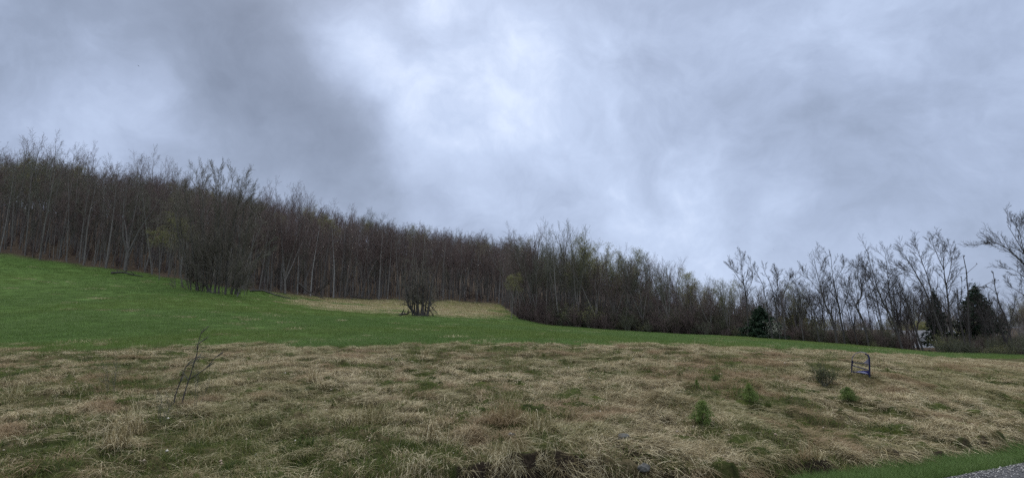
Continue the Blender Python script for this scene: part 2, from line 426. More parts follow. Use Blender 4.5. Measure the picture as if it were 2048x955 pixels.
def scatter(name, pts, rot, scl, idx, variants, tagkw):
    """one uncountable mass (stuff): variants scattered at points"""
    col = bpy.data.collections.new(name + '_sources')
    for i, o in enumerate(variants):
        o2 = bpy.data.objects.new('%s_s%02d' % (name, i), o.data if hasattr(o, 'data') else o); col.objects.link(o2)
    me = bpy.data.meshes.new(name); me.vertices.add(len(pts)); me.vertices.foreach_set('co', np.asarray(pts, np.float32).ravel())
    a = me.attributes.new('rot', 'FLOAT_VECTOR', 'POINT'); a.data.foreach_set('vector', np.asarray(rot, np.float32).ravel())
    a = me.attributes.new('scl', 'FLOAT', 'POINT'); a.data.foreach_set('value', np.asarray(scl, np.float32))
    a = me.attributes.new('idx', 'INT', 'POINT'); a.data.foreach_set('value', np.asarray(idx, np.int32))
    o = link(name, me); tag(o, kind='stuff', **tagkw)
    g = bpy.data.node_groups.new(name, 'GeometryNodeTree')
    g.interface.new_socket('Geometry', in_out='INPUT', socket_type='NodeSocketGeometry'); g.interface.new_socket('Geometry', in_out='OUTPUT', socket_type='NodeSocketGeometry')
    gi = g.nodes.new('NodeGroupInput'); go = g.nodes.new('NodeGroupOutput'); ip = g.nodes.new('GeometryNodeInstanceOnPoints'); ci = g.nodes.new('GeometryNodeCollectionInfo')
    ci.inputs['Collection'].default_value = col; ci.inputs['Separate Children'].default_value = True; ci.inputs['Reset Children'].default_value = True
    g.links.new(gi.outputs[0], ip.inputs['Points']); g.links.new(ci.outputs[0], ip.inputs['Instance']); ip.inputs['Pick Instance'].default_value = True
    for an, ty, s in (('idx', 'INT', 'Instance Index'), ('rot', 'FLOAT_VECTOR', 'Rotation'), ('scl', 'FLOAT', 'Scale')):
        n = g.nodes.new('GeometryNodeInputNamedAttribute'); n.data_type = ty; n.inputs['Name'].default_value = an
        g.links.new([q for q in n.outputs if q.enabled][0], ip.inputs[s])
    g.links.new(ip.outputs[0], go.inputs[0])
    md = o.modifiers.new('scatter', 'NODES'); md.node_group = g
    return o

# ------------------------------------------------------------------ ground
EDGE_PX = [-400, 0, 250, 380, 480, 560, 640, 800, 1000, 1022, 1040, 1100, 1200, 1300, 1500, 1700, 1850, 2048, 2400]
EDGE_D = [84, 82, 79, 80, 84, 96, 102, 108, 116, 100, 88, 82, 77, 72, 66, 58, 51, 44, 38]
def edge_d(x, y):
    px = 1024 + F * x / np.maximum(y * cp, .1) * .99
    return np.interp(px, EDGE_PX, EDGE_D)
def masks(x, y):
    r = np.hypot(x, y); px = 1024 + F * x / np.maximum(y * cp, .1)
    w = (fbm(x * .35, y * .35, 61, 4) - .5)
    bd = np.interp(px, [0, 600, 1000, 1300, 1500, 1700, 1850, 2048, 2300], [18.5, 19.5, 20, 21.5, 24, 28, 36, 38, 36]) + w * 7
    green = sstep(-.8, .8, y - bd)
    ed = edge_d(x, y) + w * 6
    forest = sstep(-1.5, 2.0, y - ed)
    tan = sstep(58, 78, y + w * 22) * sstep(530, 640, px + w * 90) * (1 - sstep(930, 1010, px + w * 120 - (y - 70) * 1.2)) * (1 - forest)
    tan = tan * sstep(.32, .46, fbm(x * .12 + 3, y * .12, 71, 4) + .1)
    s = road_s(x, y); a = road_a(x, y); ls = lip_s(a, x, y)
    soil = sstep(-.22, -.08, s - ls) * (1 - sstep(.10, .2, s - ls)) * sstep(.47, .60, fbm(a * 1.6, s * .9, 81, 3) + .03) + np.exp(-(scar_d(x, y) / .16) ** 2)
    verge = (1 - sstep(-.05, .12, s - np.minimum(ls, .75)))
    return green, forest, np.clip(tan, 0, 1), np.clip(soil, 0, 1) * (1 - verge), verge
azs = np.concatenate([np.linspace(-math.pi, -.98, 60, endpoint=False), np.linspace(-.98, .98, 760), np.linspace(.98, math.pi, 61)[1:-1]])
rs = np.concatenate([[.3, 1, 2, 3, 4], np.geomspace(4.6, 26, 360), np.geomspace(26.2, 140, 150), np.geomspace(142, 4000, 70)])
AA, RR = np.meshgrid(azs, rs); gx = (RR * np.sin(AA)).ravel(); gy = (RR * np.cos(AA)).ravel()
gz = H(gx, gy)
na, nrr = len(azs), len(rs)
ii, jj = np.meshgrid(np.arange(nrr - 1), np.arange(na), indexing='ij'); j2 = (jj + 1) % na
quads = np.stack([ii * na + jj, ii * na + j2, (ii + 1) * na + j2, (ii + 1) * na + jj], -1).reshape(-1, 4)[:, ::-1]
gm = masks(gx, gy)
GR, b = mat('meadow_ground'); P = posn()
n1 = noise(P, .55, 6, .62); n2 = noise(P, 4.5, 6, .7); n3 = noise(P, 22, 4, .7)
straw = rampn(M('ADD', M('MULTIPLY', n2, .6), M('MULTIPLY', n3, .4)), [(.36, (.028, .022, .011)), (.5, (.075, .06, .030)), (.68, (.19, .155, .09))])
moss = rampn(n2, [(.36, (.016, .022, .007)), (.66, (.07, .085, .022))])
near = mixc(sub01(n1, .42, .58), straw, moss)
fieldc = rampn(M('ADD', M('MULTIPLY', n1, .5), M('MULTIPLY', n2, .5)), [(.34, (.042, .078, .016)), (.52, (.066, .118, .027)), (.66, (.098, .155, .042)), (.80, (.18, .21, .10))])
old = sub01(noise(V('MULTIPLY', P, (.35, 1, 1)), .5, 6, .75), .60, .72)
fieldc = mixc(M('MULTIPLY', old, .22), fieldc, (.30, .29, .19))
tanc = rampn(n2, [(.3, (.085, .085, .030)), (.7, (.22, .20, .085))])
litter = rampn(M('ADD', M('MULTIPLY', n2, .6), M('MULTIPLY', n1, .4)), [(.3, (.030, .023, .017)), (.7, (.11, .082, .058))])
soilc = rampn(n3, [(.3, (.012, .009, .007)), (.7, (.05, .036, .026))])
vergec = rampn(n2, [(.3, (.03, .07, .015)), (.7, (.06, .11, .03))])
c = mixc(attr('green'), near, fieldc); c = mixc(attr('tan'), c, tanc); c = mixc(attr('forest'), c, litter)
c = mixc(attr('verge'), c, vergec); c = mixc(attr('soil'), c, soilc)
L(c, b.inputs['Base Color']); b.inputs['Roughness'].default_value = .95; b.inputs['Specular IOR Level'].default_value = .05
bump(b, M('ADD', n2, M('MULTIPLY', n3, .4)), .9, .06)
gme = mesh_np('ground', np.stack([gx, gy, gz], 1), quads, GR, True, dict(green=gm[0], forest=gm[1], tan=gm[2], soil=gm[3], verge=gm[4]))
ground = link('ground', gme); tag(ground, 'sloping meadow ground rising to the wooded hill', 'ground', kind='structure')

# ------------------------------------------------------------------ road
AS, b = mat('asphalt'); P = posn()
g1 = noise(P, 60, 3, .7); g2 = noise(P, 2.0, 5, .6)
vor = N('ShaderNodeTexVoronoi'); L(P, vor.inputs['Vector']); vor.inputs['Scale'].default_value = 85
c = rampn(M('ADD', M('MULTIPLY', g1, .6), M('MULTIPLY', g2, .4)), [(.35, (.022, .023, .026)), (.65, (.085, .086, .09))])
c = mixc(M('MULTIPLY', sub01(vor.outputs['Distance'], .55, .2), .0), c, (.3, .3, .3))
L(c, b.inputs['Base Color']); b.inputs['Roughness'].default_value = .8; bump(b, M('ADD', g1, vor.outputs['Distance']), .7, .01)
na_, ns_ = 500, 40
al = np.linspace(-60, 160, na_); tt = np.linspace(-1, 0, ns_) ** 1
A2, T2 = np.meshgrid(al, np.linspace(0, 1, ns_)); wob = (fbm(A2 * 2.5, A2 * 0, 91, 4) - .5) * .16
S2 = 3.9 + wob * T2 - (1 - T2) * 6.4
rx = RD[0] * A2 + RN[0] * S2; ry = RD[1] * A2 + RN[1] * S2
rz_ = -.012 + .012 * np.sin(T2 * math.pi) + (fbm(A2 * 3, S2 * 3, 92, 3) - .5) * .008
iq, jq = np.meshgrid(np.arange(ns_ - 1), np.arange(na_ - 1), indexing='ij')
rq = np.stack([iq * na_ + jq, iq * na_ + jq + 1, (iq + 1) * na_ + jq + 1, (iq + 1) * na_ + jq], -1).reshape(-1, 4)
road = link('road', mesh_np('road', np.stack([rx.ravel(), ry.ravel(), rz_.ravel()], 1), rq, AS, True))
tag(road, 'grey asphalt road with a ragged edge beside the verge', 'road', kind='structure')
# loose gravel at the road's edge
PB, b = mat('pebble'); rnd = attr('c')
L(rampn(rnd, [(0, (.10, .10, .10)), (.6, (.26, .25, .24)), (1, (.5, .49, .46))]), b.inputs['Base Color']); b.inputs['Roughness'].default_value = .9
def stones(P3, R, size):
    base = np.array([[1, 0, 0], [0, 1, 0], [-1, 0, 0], [0, -1, 0], [0, 0, .8], [0, 0, -.6]], float)
    fc = np.array([[0, 1, 4], [1, 2, 4], [2, 3, 4], [3, 0, 4], [1, 0, 5], [2, 1, 5], [3, 2, 5], [0, 3, 5]])
    n = len(P3); v = base[None] * R.uniform(.6, 1.2, (n, 6, 1)) * (size * R.uniform(.5, 1.4, n))[:, None, None]
    a = R.uniform(0, 6.28, n); ca, sa = np.cos(a)[:, None], np.sin(a)[:, None]
    v = np.stack([v[..., 0] * ca - v[..., 1] * sa, v[..., 0] * sa + v[..., 1] * ca, v[..., 2]], -1) + P3[:, None]
    return v.reshape(-1, 3), (fc[None] + np.arange(n)[:, None, None] * 6).reshape(-1, 3), np.repeat(R.uniform(0, 1, n), 6)
n = 9000; a_ = nr.uniform(1, 16, n); s_ = 3.9 + nr.normal(0, .17, n) - .02
px_, py_ = RD[0] * a_ + RN[0] * s_, RD[1] * a_ + RN[1] * s_
zz = np.maximum(H(px_, py_), np.where(s_ < 3.88, -.004, -9))
v, f, cc = stones(np.stack([px_, py_, zz], 1), nr, .010)
tag(link('gravel', mesh_np('gravel', v, f, PB, False, dict(c=cc))), 'loose grey gravel along the edge of the asphalt', 'gravel', kind='stuff')

# ------------------------------------------------------------------ grass
def blades(n, rad, hgt, ln, lay, spread, w, R, nseg=4):
    """n ribbons; lay 0 = upright .. 1 = combed flat toward +x"""
    a = R.uniform(0, 6.28, n); rr = rad * np.sqrt(R.uniform(0, 1, n)); root = np.stack([rr * np.cos(a), rr * np.sin(a), np.full(n, -.02)], 1)
    th = R.normal(0, spread, n); d = np.stack([np.cos(th), np.sin(th), th * 0], 1); side = np.stack([-d[:, 1], d[:, 0], th * 0], 1)
    Ln = ln * R.uniform(.55, 1.25, n); hg = hgt * R.uniform(.4, 1.3, n); ww = w * R.uniform(.6, 1.3, n)
    t = np.linspace(0, 1, nseg + 1)[None, :, None]
    flat = (Ln * lay)[:, None, None]; bend = R.normal(0, .22, n)[:, None, None] * Ln[:, None, None]
    zc = (hg[:, None, None]) * (np.sin(np.minimum(t * 1.5, 1.57 + (t - .5) * 1.5) ) if lay > .5 else t ** .8)
    zc = hg[:, None, None] * (4 * t * (1 - t) * .75 + .25 * t) if lay > .5 else hg[:, None, None] * t ** .85
    c = root[:, None] + d[:, None] * flat * t ** (.9 if lay > .5 else 1.8) + side[:, None] * bend * t ** 2 + np.array([0, 0, 1.])[None, None] * zc
    wd_ = ww[:, None, None] * (1 - .85 * t)
    tw = R.uniform(-.8, .8, n)[:, None, None]
    sv = side[:, None] * np.cos(tw) + np.array([0, 0, 1.])[None, None] * np.sin(tw)
    v = np.stack([c - sv * wd_ * .5, c + sv * wd_ * .5], 2)      # n, k, 2, 3
    k = nseg + 1; base = np.arange(n)[:, None] * k * 2; i = np.arange(nseg)[None] * 2
    q = np.stack([base + i, base + i + 1, base + i + 3, base + i + 2], -1).reshape(-1, 4)
    return v.reshape(-1, 3), q, np.repeat(R.uniform(0, 1, n), k * 2)
def tuftset(name, k, m, **kw):
    out = []
    for i in range(k):
        R = np.random.default_rng(500 + i + len(name)); v, q, c_ = blades(R=R, **kw); out.append(mesh_np(name, v, q, m, False, dict(c=c_)))
    return out
T_lay = tuftset('laid', 5, STRAW, n=64, rad=.17, hgt=.034, ln=.24, lay=1, spread=.6, w=.0045)
T_mat = tuftset('matted', 4, STRAW, n=75, rad=.22, hgt=.026, ln=.16, lay=1, spread=1.4, w=.0042)
T_clump = tuftset('clump', 3, STRAW, n=100, rad=.11, hgt=.075, ln=.20, lay=.95, spread=1.6, w=.0043)
T_moss = tuftset('moss', 4, MOSSG, n=60, rad=.20, hgt=.055, ln=.10, lay=.5, spread=3, w=.0055, nseg=3)
T_field = tuftset('field', 5, FIELD, n=120, rad=.55, hgt=.11, ln=.15, lay=.5, spread=3, w=.009, nseg=2)
T_ftan = tuftset('fieldtan', 3, STRAW, n=110, rad=.55, hgt=.10, ln=.25, lay=.8, spread=3, w=.010, nseg=2)
T_verge = tuftset('verge', 4, FIELD, n=80, rad=.12, hgt=.11, ln=.11, lay=.5, spread=3, w=.0045, nseg=3)

def polar_pts(n, r0, r1, R, pw=1.0, az=.86):
    a = R.uniform(-az, az, n); u = R.uniform(0, 1, n)
    r = (r0 ** (2 - pw) + u * (r1 ** (2 - pw) - r0 ** (2 - pw))) ** (1 / (2 - pw)) if pw < 2 else r0 * (r1 / r0) ** u
    return r * np.sin(a), r * np.cos(a)
def slope_rot(x, y, ang):
    e = .25; hx = (H(x + e, y, False) - H(x - e, y, False)) / (2 * e); hy = (H(x, y + e, False) - H(x, y - e, False)) / (2 * e)
    n_ = np.stack([-hx, -hy, np.ones_like(hx)], 1); n_ /= np.linalg.norm(n_, axis=1, keepdims=True)
    c0 = np.stack([np.cos(ang), np.sin(ang), ang * 0], 1); c0 -= n_ * (c0 * n_).sum(1, keepdims=True); c0 /= np.linalg.norm(c0, axis=1, keepdims=True)
    c1 = np.cross(n_, c0)                                # columns c0 c1 n -> euler xyz
    ry_ = np.arcsin(np.clip(-c0[:, 2], -1, 1)); rx_ = np.arctan2(c1[:, 2], n_[:, 2]); rz2 = np.arctan2(c0[:, 1], c0[:, 0])
    return np.stack([rx_, ry_, rz2], 1)
# dry grass
x, y = polar_pts(80000, 5.4, 40, nr, 1.3)
g_, fo_, tan_, soil_, ve_ = masks(x, y); s = road_s(x, y); ls = lip_s(road_a(x, y), x, y)
cover = .45 * fbm(x * .45, y * .45, 101, 3) + .55 * fbm(x * 1.7, y * 1.7, 102, 3); wet = fbm(x * .3 + 5, y * .3, 103, 4)
px_ = 1024 + F * x / (y * cp)
pr = (.14 + .86 * sstep(.42, .54, fbm(x * 2.9 + 1.5 * fbm(x * .8, y * .8, 107), y * 2.9, 105, 2))) * sstep(.43, .55, cover + .005 + .07 * sstep(800, 1400, px_) - .07 * (1 - sstep(0, 500, px_))) * .88 + .12
keep = (nr.uniform(0, 1, len(x)) < pr * (1 - g_ * .985)) & (s > ls - .0) & (scar_d(x, y) > .17) & ((s > ls + .16) | (nr.uniform(0, 1, len(x)) < .50 + .5 * (fbm(road_a(x, y) * 2.2, s * 0, 106, 2) > .47)))
for (kx, ky, kr, kf) in [(*ground_at(a_, b_)[:2], c_, d_) for a_, b_, c_, d_ in ((1739, 757, .30, 1.3), (1704, 750, .3, 1.1), (1406, 850, .25, .8), (1500, 804, .22, .8), (1697, 801, .25, .8), (1650, 775, .3, .7), (1432, 768, .15, .6), (363, 816, .1, .3))]:
    ur = np.array([kx, ky]) / math.hypot(kx, ky); du = (x - kx) * ur[0] + (y - ky) * ur[1]; dv = -(x - kx) * ur[1] + (y - ky) * ur[0]
    keep &= ~((np.abs(dv) < kr) & (du < .12) & (du > -kf) & (nr.uniform(0, 1, len(x)) < .8))
x, y, px_ = x[keep], y[keep], px_[keep]; s, ls = s[keep], ls[keep]
flow = -.75 + (fbm(x * .22, y * .22, 111, 3) - .5) * (8 * (1 - sstep(800, 1500, px_)) + 1.6) + (fbm(x * 1.1, y * 1.1, 112, 2) - .5) * 2.0
flow = np.where(s - ls < .35, -1.1 + nr.normal(0, .35, len(x)), flow)
ty = nr.uniform(0, 1, len(x)); cl_ = fbm(x * 1.6, y * 1.6, 121, 2)
idx = np.where(ty < .55, nr.integers(0, 5, len(x)), np.where(ty < .9, 5 + nr.integers(0, 4, len(x)), 9 + nr.integers(0, 3, len(x))))
idx = np.where((cl_ > .60) & (ty < .7), 9 + nr.integers(0, 3, len(x)), idx); idx = np.where(s - ls < .3, nr.integers(0, 5, len(x)), idx)
rot = slope_rot(x, y, flow); rot[:, 1] += np.where(s - ls < .18, .55, 0)
scl = nr.uniform(.7, 1.25, len(x)) * (1 + .015 * np.hypot(x, y))
scatter('dry_grass', np.stack([x, y, H(x, y) - .005], 1), rot, scl, idx, T_lay + T_mat + T_clump, dict(label='matted straw-coloured dead grass covering the near bank', cat='grass'))
T_stalk = tuftset('stalk', 4, STRAW, n=6, rad=.10, hgt=.26, ln=.30, lay=.45, spread=3, w=.0055)
T_weed = tuftset('weed', 3, MOSSG, n=26, rad=.05, hgt=.09, ln=.13, lay=.45, spread=3, w=.016, nseg=3)
x, y = polar_pts(1500, 5.6, 24, nr, 1.3); s = road_s(x, y); g_ = masks(x, y)[0]; k_ = (s > 1.0) & (fbm(x * .7, y * .7, 141, 3) > .45) & (g_ < .5); x, y = x[k_], y[k_]
scatter('dead_weeds', np.stack([x, y, H(x, y)], 1), slope_rot(x, y, nr.uniform(0, 6.28, len(x))), nr.uniform(.5, 1.2, len(x)), nr.integers(0, 7, len(x)), T_stalk + T_weed,
        dict(label='thin dead stalks and small broad-leaved weeds among the straw', cat='weeds'))
# low green growth between the straw
x, y = polar_pts(30000, 5.3, 34, nr, 1.35); g_, fo_, tan_, soil_, ve_ = masks(x, y); s = road_s(x, y)
cover = .45 * fbm(x * .45, y * .45, 101, 3) + .55 * fbm(x * 1.7, y * 1.7, 102, 3); px_ = 1024 + F * x / (y * cp)
keep = (nr.uniform(0, 1, len(x)) < (1 - sstep(.44, .56, cover - .0 + .05 * sstep(800, 1400, px_) - .06 * (1 - sstep(0, 500, px_)))) * .95 + .12) & (s > .5) & (soil_ < .4) & (g_ < .6)
x, y = x[keep], y[keep]
scatter('low_green_grass', np.stack([x, y, H(x, y)], 1), slope_rot(x, y, nr.uniform(0, 6.28, len(x))), nr.uniform(.6, 1.5, len(x)), nr.integers(0, 4, len(x)), T_moss,
        dict(label='short green grass and moss growing between the dead straw', cat='grass'))
# green field
x, y = polar_pts(52000, 17, 116, nr, 1.1); g_, fo_, tan_, soil_, ve_ = masks(x, y)
keep = (nr.uniform(0, 1, len(x)) < g_ * (1 - tan_ * .8) * (1 - fo_)); pale = fbm(x * .25, y * .5, 131, 4)
x, y, pale = x[keep], y[keep], pale[keep]
idx = np.where((pale > .66) & (nr.uniform(0, 1, len(x)) < .08), 5 + nr.integers(0, 3, len(x)), nr.integers(0, 5, len(x)))
scatter('field_grass', np.stack([x, y, H(x, y)], 1), slope_rot(x, y, nr.uniform(0, 6.28, len(x))), nr.uniform(.6, 1.15, len(x)), idx, T_field + T_ftan,
        dict(label='fresh green field grass with scattered pale dead blades', cat='grass'))
x, y = polar_pts(26000, 55, 118, nr, .6, .5); g_, fo_, tan_, soil_, ve_ = masks(x, y)
keep = nr.uniform(0, 1, len(x)) < tan_ * .5; x, y = x[keep], y[keep]
scatter('tan_grass', np.stack([x, y, H(x, y)], 1), slope_rot(x, y, nr.uniform(0, 6.28, len(x))), nr.uniform(.7, 1.2, len(x)), nr.integers(0, 3, len(x)), T_ftan,
        dict(label='tan dead grass on the far slope below the wood', cat='grass'))
# verge
n = 9000; a_ = nr.uniform(-2, 22, n); s_ = nr.uniform(.02, .85, n); x = RD[0] * a_ + RN[0] * (s_ + 3.9); y = RD[1] * a_ + RN[1] * (s_ + 3.9)
ls = lip_s(a_, x, y); keep = (s_ < np.minimum(ls + .05, .95 - .25 * fbm(a_ * 1.3, a_ * 0, 7))) & (nr.uniform(0, 1, n) < .25 + sstep(.02, .2, s_)); x, y = x[keep], y[keep]
scatter('verge_grass', np.stack([x, y, H(x, y)], 1), slope_rot(x, y, nr.uniform(0, 6.28, len(x))), nr.uniform(.6, 1.2, len(x)), nr.integers(0, 4, len(x)), T_verge,
        dict(label='bright green verge grass beside the road', cat='grass'))
# pale fallen leaves and pebbles in the straw
LF, b = mat('fallen_leaf'); L(rampn(attr('c'), [(0, (.22, .15, .10)), (.7, (.36, .30, .22)), (1, (.60, .57, .50))]), b.inputs['Base Color'])
x, y = polar_pts(300, 6, 17, nr, 1.4); k_ = road_s(x, y) > 1.2; x, y = x[k_], y[k_]
v, f, cc = stones(np.stack([x, y, H(x, y) + .05], 1), nr, .020)
tag(link('leaf_litter', mesh_np('leaf_litter', v, f, LF, False, dict(c=cc))), 'small pale leaves and pebbles lying in the straw', 'litter', kind='stuff')

# ------------------------------------------------------------------ kinds of trees
def forest_kind(i, h=16, crownm=TWIG, lm=None, nleaf=0, bark=BARK):
    R = np.random.default_rng(1000 + i); S, T = [], []
    P = PT(start=[R.uniform(.38, .55), .2, .15], n=[int(R.integers(16, 22)), 5, 5], ratio=[R.uniform(.18, .26), .5, .55], wob=[.014, .12, .16, .2])
    branch(S, T, np.zeros(3), np.array([R.normal(0, .04), R.normal(0, .04), 1]), h, R.uniform(.09, .14), 0, P, R)
    return Kind('forest_tree', S, T, 0, bark, crownm, lm, nleaf, .15, i)
def fork_kind(i, h=16, nst=3, crownm=TWIG, lm=None, nleaf=0, bark=BARK, spread=.28):
    R = np.random.default_rng(2000 + i); S, T = [], []
    b0 = h * R.uniform(.12, .25); lean = np.array([R.normal(0, .05), R.normal(0, .05), 1.])
    S.append((0, 0, 0, 0, *(lean * b0), .24, .20))
    P = PT(nseg=[8, 5, 3, 2], n=[13, 6, 6], start=[.25, .15, .1], ratio=[.36, .5, .55], ang=[(22, 42), (22, 45), (25, 50)], up=[.06, .16, .08, .03], wob=[.06, .1, .14, .2])
    for k in range(nst):
        th = 6.28 * k / nst + R.uniform(-.4, .4); d = np.array([math.cos(th) * spread, math.sin(th) * spread, 1])
        branch(S, T, lean * b0 * R.uniform(.8, 1), d, (h - b0) * R.uniform(.82, 1.05), .13, 0, P, R)
    return Kind('forked_tree', S, T, 0, bark, crownm, lm, nleaf, .15, i)
def shrub_kind(i, h=2.6, nst=12, crownm=TWIG, lm=None, nleaf=0, lsize=.07, spread=.55):
    R = np.random.default_rng(3000 + i); S, T = [], []
    P = PT(nseg=[5, 3, 2], n=[7, 5], start=[.15, .1], ratio=[.42, .5], ang=[(20, 50), (25, 60)], up=[.03, .04, .02], wob=[.12, .16, .2], tip=[.3, .4, .5],
           shape=[lambda t: 1.1 - .5 * t] * 2, rr=[.6, .6], rmin=.007)
    for k in range(nst):
        th = R.uniform(0, 6.28); sp_ = R.uniform(.05, spread)
        branch(S, T, np.array([math.cos(th), math.sin(th), 0]) * .25 * R.uniform(0, 1), np.array([math.cos(th) * sp_, math.sin(th) * sp_, 1]), h * R.uniform(.6, 1.1), .028, 0, P, R)
    return Kind('shrub', S, T, 0, crownm, crownm, lm, nleaf, lsize, i, .12)
KF = [forest_kind(i) for i in range(5)]
KG = [forest_kind(20 + i, crownm=TWIGG) for i in range(3)]
KP = [forest_kind(40 + i, bark=BARKP) for i in range(2)]
KV = [fork_kind(i, nst=3 + i % 2) for i in range(3)]
KVG = [fork_kind(10 + i, nst=3, crownm=TWIGG) for i in range(2)]
KL = [fork_kind(30 + i, nst=3, crownm=TWIGG, lm=BUD, nleaf=3200) for i in range(2)] + [forest_kind(60, crownm=TWIGG, lm=BUD, nleaf=3200)]
KS = [shrub_kind(i) for i in range(3)]
KSO = [shrub_kind(10 + i, crownm=TWIGG, lm=OLIVE, nleaf=700) for i in range(3)]
KSG = [shrub_kind(20 + i, crownm=TWIGG, lm=BUD, nleaf=900, lsize=.09) for i in range(1)]

def top_h(px, py, depth, zg): return depth * elev(py) + CAMZ - zg

# ------------------------------------------------------------------ the wood on the hill
SKY_PX = [-200, 0, 60, 160, 300, 440, 520, 600, 700, 800, 900, 1000, 1060, 1120, 1200, 1300, 1400, 1480, 1560, 1700, 2048]
SKY_PY = [230, 285, 290, 318, 340, 355, 372, 395, 418, 438, 452, 466, 462, 470, 488, 515, 545, 575, 600, 610, 620]
cand = []
tries = 0
fr = np.random.default_rng(5)
grid = {}
def far_enough(x, y, dmin):
    k = (int(x // 4), int(y // 4))
    for i in (-1, 0, 1):
        for j in (-1, 0, 1):
            for (a, b_) in grid.get((k[0] + i, k[1] + j), []):
                if (a - x) ** 2 + (b_ - y) ** 2 < dmin * dmin: return False
    grid.setdefault(k, []).append((x, y)); return True
for _ in range(30000):
    px = fr.uniform(-120, 1600); dd = fr.uniform(0, 1) ** 1.35 * 190
    e = np.interp(px, EDGE_PX, EDGE_D) + .8; d = e + dd
    if px > 1500 and dd > 60: continue
    if px > 1060 and (dd > 70 or fr.uniform() < .35): continue
    x = (px - 1024) / F * d * .99
    if far_enough(x, d, 1.9 + .012 * dd + (.6 if dd > 20 else 0)): cand.append((px, d, dd, x))
cand.sort(key=lambda c: c[2])
xs = np.array([c[3] for c in cand]); ys = np.array([c[1] for c in cand]); zs = H(xs, ys)
print('forest candidates', len(cand))
# individuals: those that show largest
NI = 285
indiv = cand[:NI]; rest = list(range(NI, len(cand)))
ZON = [(-500, 130, 'at the left end of the wood'), (130, 230, 'above the left of the field'), (230, 340, 'left of the yellow-green sapling'),
       (340, 540, 'behind the big clump'), (540, 660, 'just right of the clump'), (660, 790, 'above the tan grass'),
       (790, 890, 'behind the dead tangled tree'), (890, 1030, 'in the recessed corner'),
       (1030, 1110, 'at the projecting corner'), (1110, 1220, 'just right of the corner'),
       (1220, 1340, 'in the middle right belt'), (1340, 1470, 'in the low right belt'), (1470, 1700, 'left of the evergreen')]
def zone(px):
    for a, b_, t in ZON:
        if a <= px < b_: return t
ORD = ['first', 'second', 'third', 'fourth', 'fifth', 'sixth', 'seventh', 'eighth', 'ninth', 'tenth', 'eleventh', 'twelfth', 'thirteenth', 'fourteenth', 'fifteenth', 'sixteenth']
LABS = []
for px, d, dd, x in indiv:
    zg = h1(x, d); py_sky = np.interp(px, SKY_PX, SKY_PY)
    hh = min(top_h(px, py_sky, d, zg), 17.5) * fr.uniform(.80, 1.0); hh = max(hh, 7)
    if px > 1020: hh = max(7.5, top_h(px, py_sky, d, zg) * fr.uniform(.70, 1.10))
    u = fr.uniform(0, 1); right = px > 1030
    if right: K = KL if u < .16 + .08 * (1150 < px < 1420) else (KVG if u < .5 else (KG if u < .8 else KV))
    elif px < 330: K = KG if u < .55 else (KF if u < .9 else KV)
    else: K = KF if u < .70 else (KP if u < .82 else (KV if u < .93 else KG))
    look = {id(KL): 'yellow-green leafing tree', id(KVG): 'forked bare olive-grey tree', id(KG): 'slim bare olive-grey tree', id(KV): 'forked bare brown tree',
            id(KF): 'slim bare brown tree', id(KP): 'slim bare tree with a pale trunk'}[id(K)]
    z_ = zone(px)
    row = 'front row' if dd < 2.6 else 'second row' if dd < 7 else 'deeper in'
    Kk = K[int(fr.integers(0, len(K)))]
    LABS.append((px, look, row, z_, Kk.place('forest_tree', x, d, hh, None, 'tree', 'bare trees of the hillside wood', width=fr.uniform(.75, 1.35), tilt=(fr.normal(0, .04), fr.normal(0, .04)))))
def ordinal_labels(rows):       # rows: px, look, middle words, place words, object
    cnt, tot = {}, {}
    for q in rows: tot[q[1:4]] = tot.get(q[1:4], 0) + 1
    for q in sorted(rows, key=lambda q: q[0]):
        k = q[1:4]; cnt[k] = cnt.get(k, 0) + 1; mid = (' ' + q[2] + ',') if q[2] else ''
        pre = '' if tot[k] == 1 else ORD[min(cnt[k], 16) - 1] + '-from-left '
        q[4]['label'] = (pre + q[1] + ',' + mid + ' ' + q[3]).strip()
ordinal_labels(LABS)
vs = KF + KG + KP + KV + KVG + KL
NK = [len(KF), len(KG), len(KP), len(KV), len(KVG), len(KL)]; OFF = np.cumsum([0] + NK)
P_, Rr, Sc, Id = [], [], [], []
for i in rest:
    px, d, dd, x = cand[i]; u = fr.uniform(0, 1)
    g = (0 if u < .58 else 1 if u < .72 else 2 if u < .78 else 3 if u < .93 else 4 if u < .97 else 5) if px < 1050 else (0 if u < .3 else 1 if u < .5 else 3 if u < .75 else 4 if u < .94 else 5)
    k = OFF[g] + int(fr.integers(0, NK[g])); hk = vs[k].h
    py_sky = np.interp(px, SKY_PX, SKY_PY); hh = min(fr.uniform(11.5, 16.5), max(5, top_h(px, py_sky + (fr.uniform(-16, 34) if px < 1040 else fr.uniform(8, 60)), d, zs[i])))
    P_.append((x, d, zs[i] - .1)); Rr.append((fr.normal(0, .03), fr.normal(0, .03), fr.uniform(0, 6.28))); Sc.append(hh / hk); Id.append(k)
for _ in range(1500):
    px = fr.uniform(-120, 1560); d = float(np.interp(px, EDGE_PX, EDGE_D)) + fr.uniform(.5, 34); x = (px - 1024) / F * d * .99; g = 0 if fr.uniform() < .7 else 1
    k = OFF[g] + int(fr.integers(0, NK[g])); hh = fr.uniform(4, 9.5)
    if px > 1050: hh = fr.uniform(3, 6)
    P_.append((x, d, h1(x, d) - .1)); Rr.append((fr.normal(0, .06), fr.normal(0, .06), fr.uniform(0, 6.28))); Sc.append(hh / vs[k].h); Id.append(k)
scatter('forest', P_, Rr, Sc, Id, [k.full for k in vs], dict(label='dense bare woodland covering the hillside behind the front trees', cat='woods'))
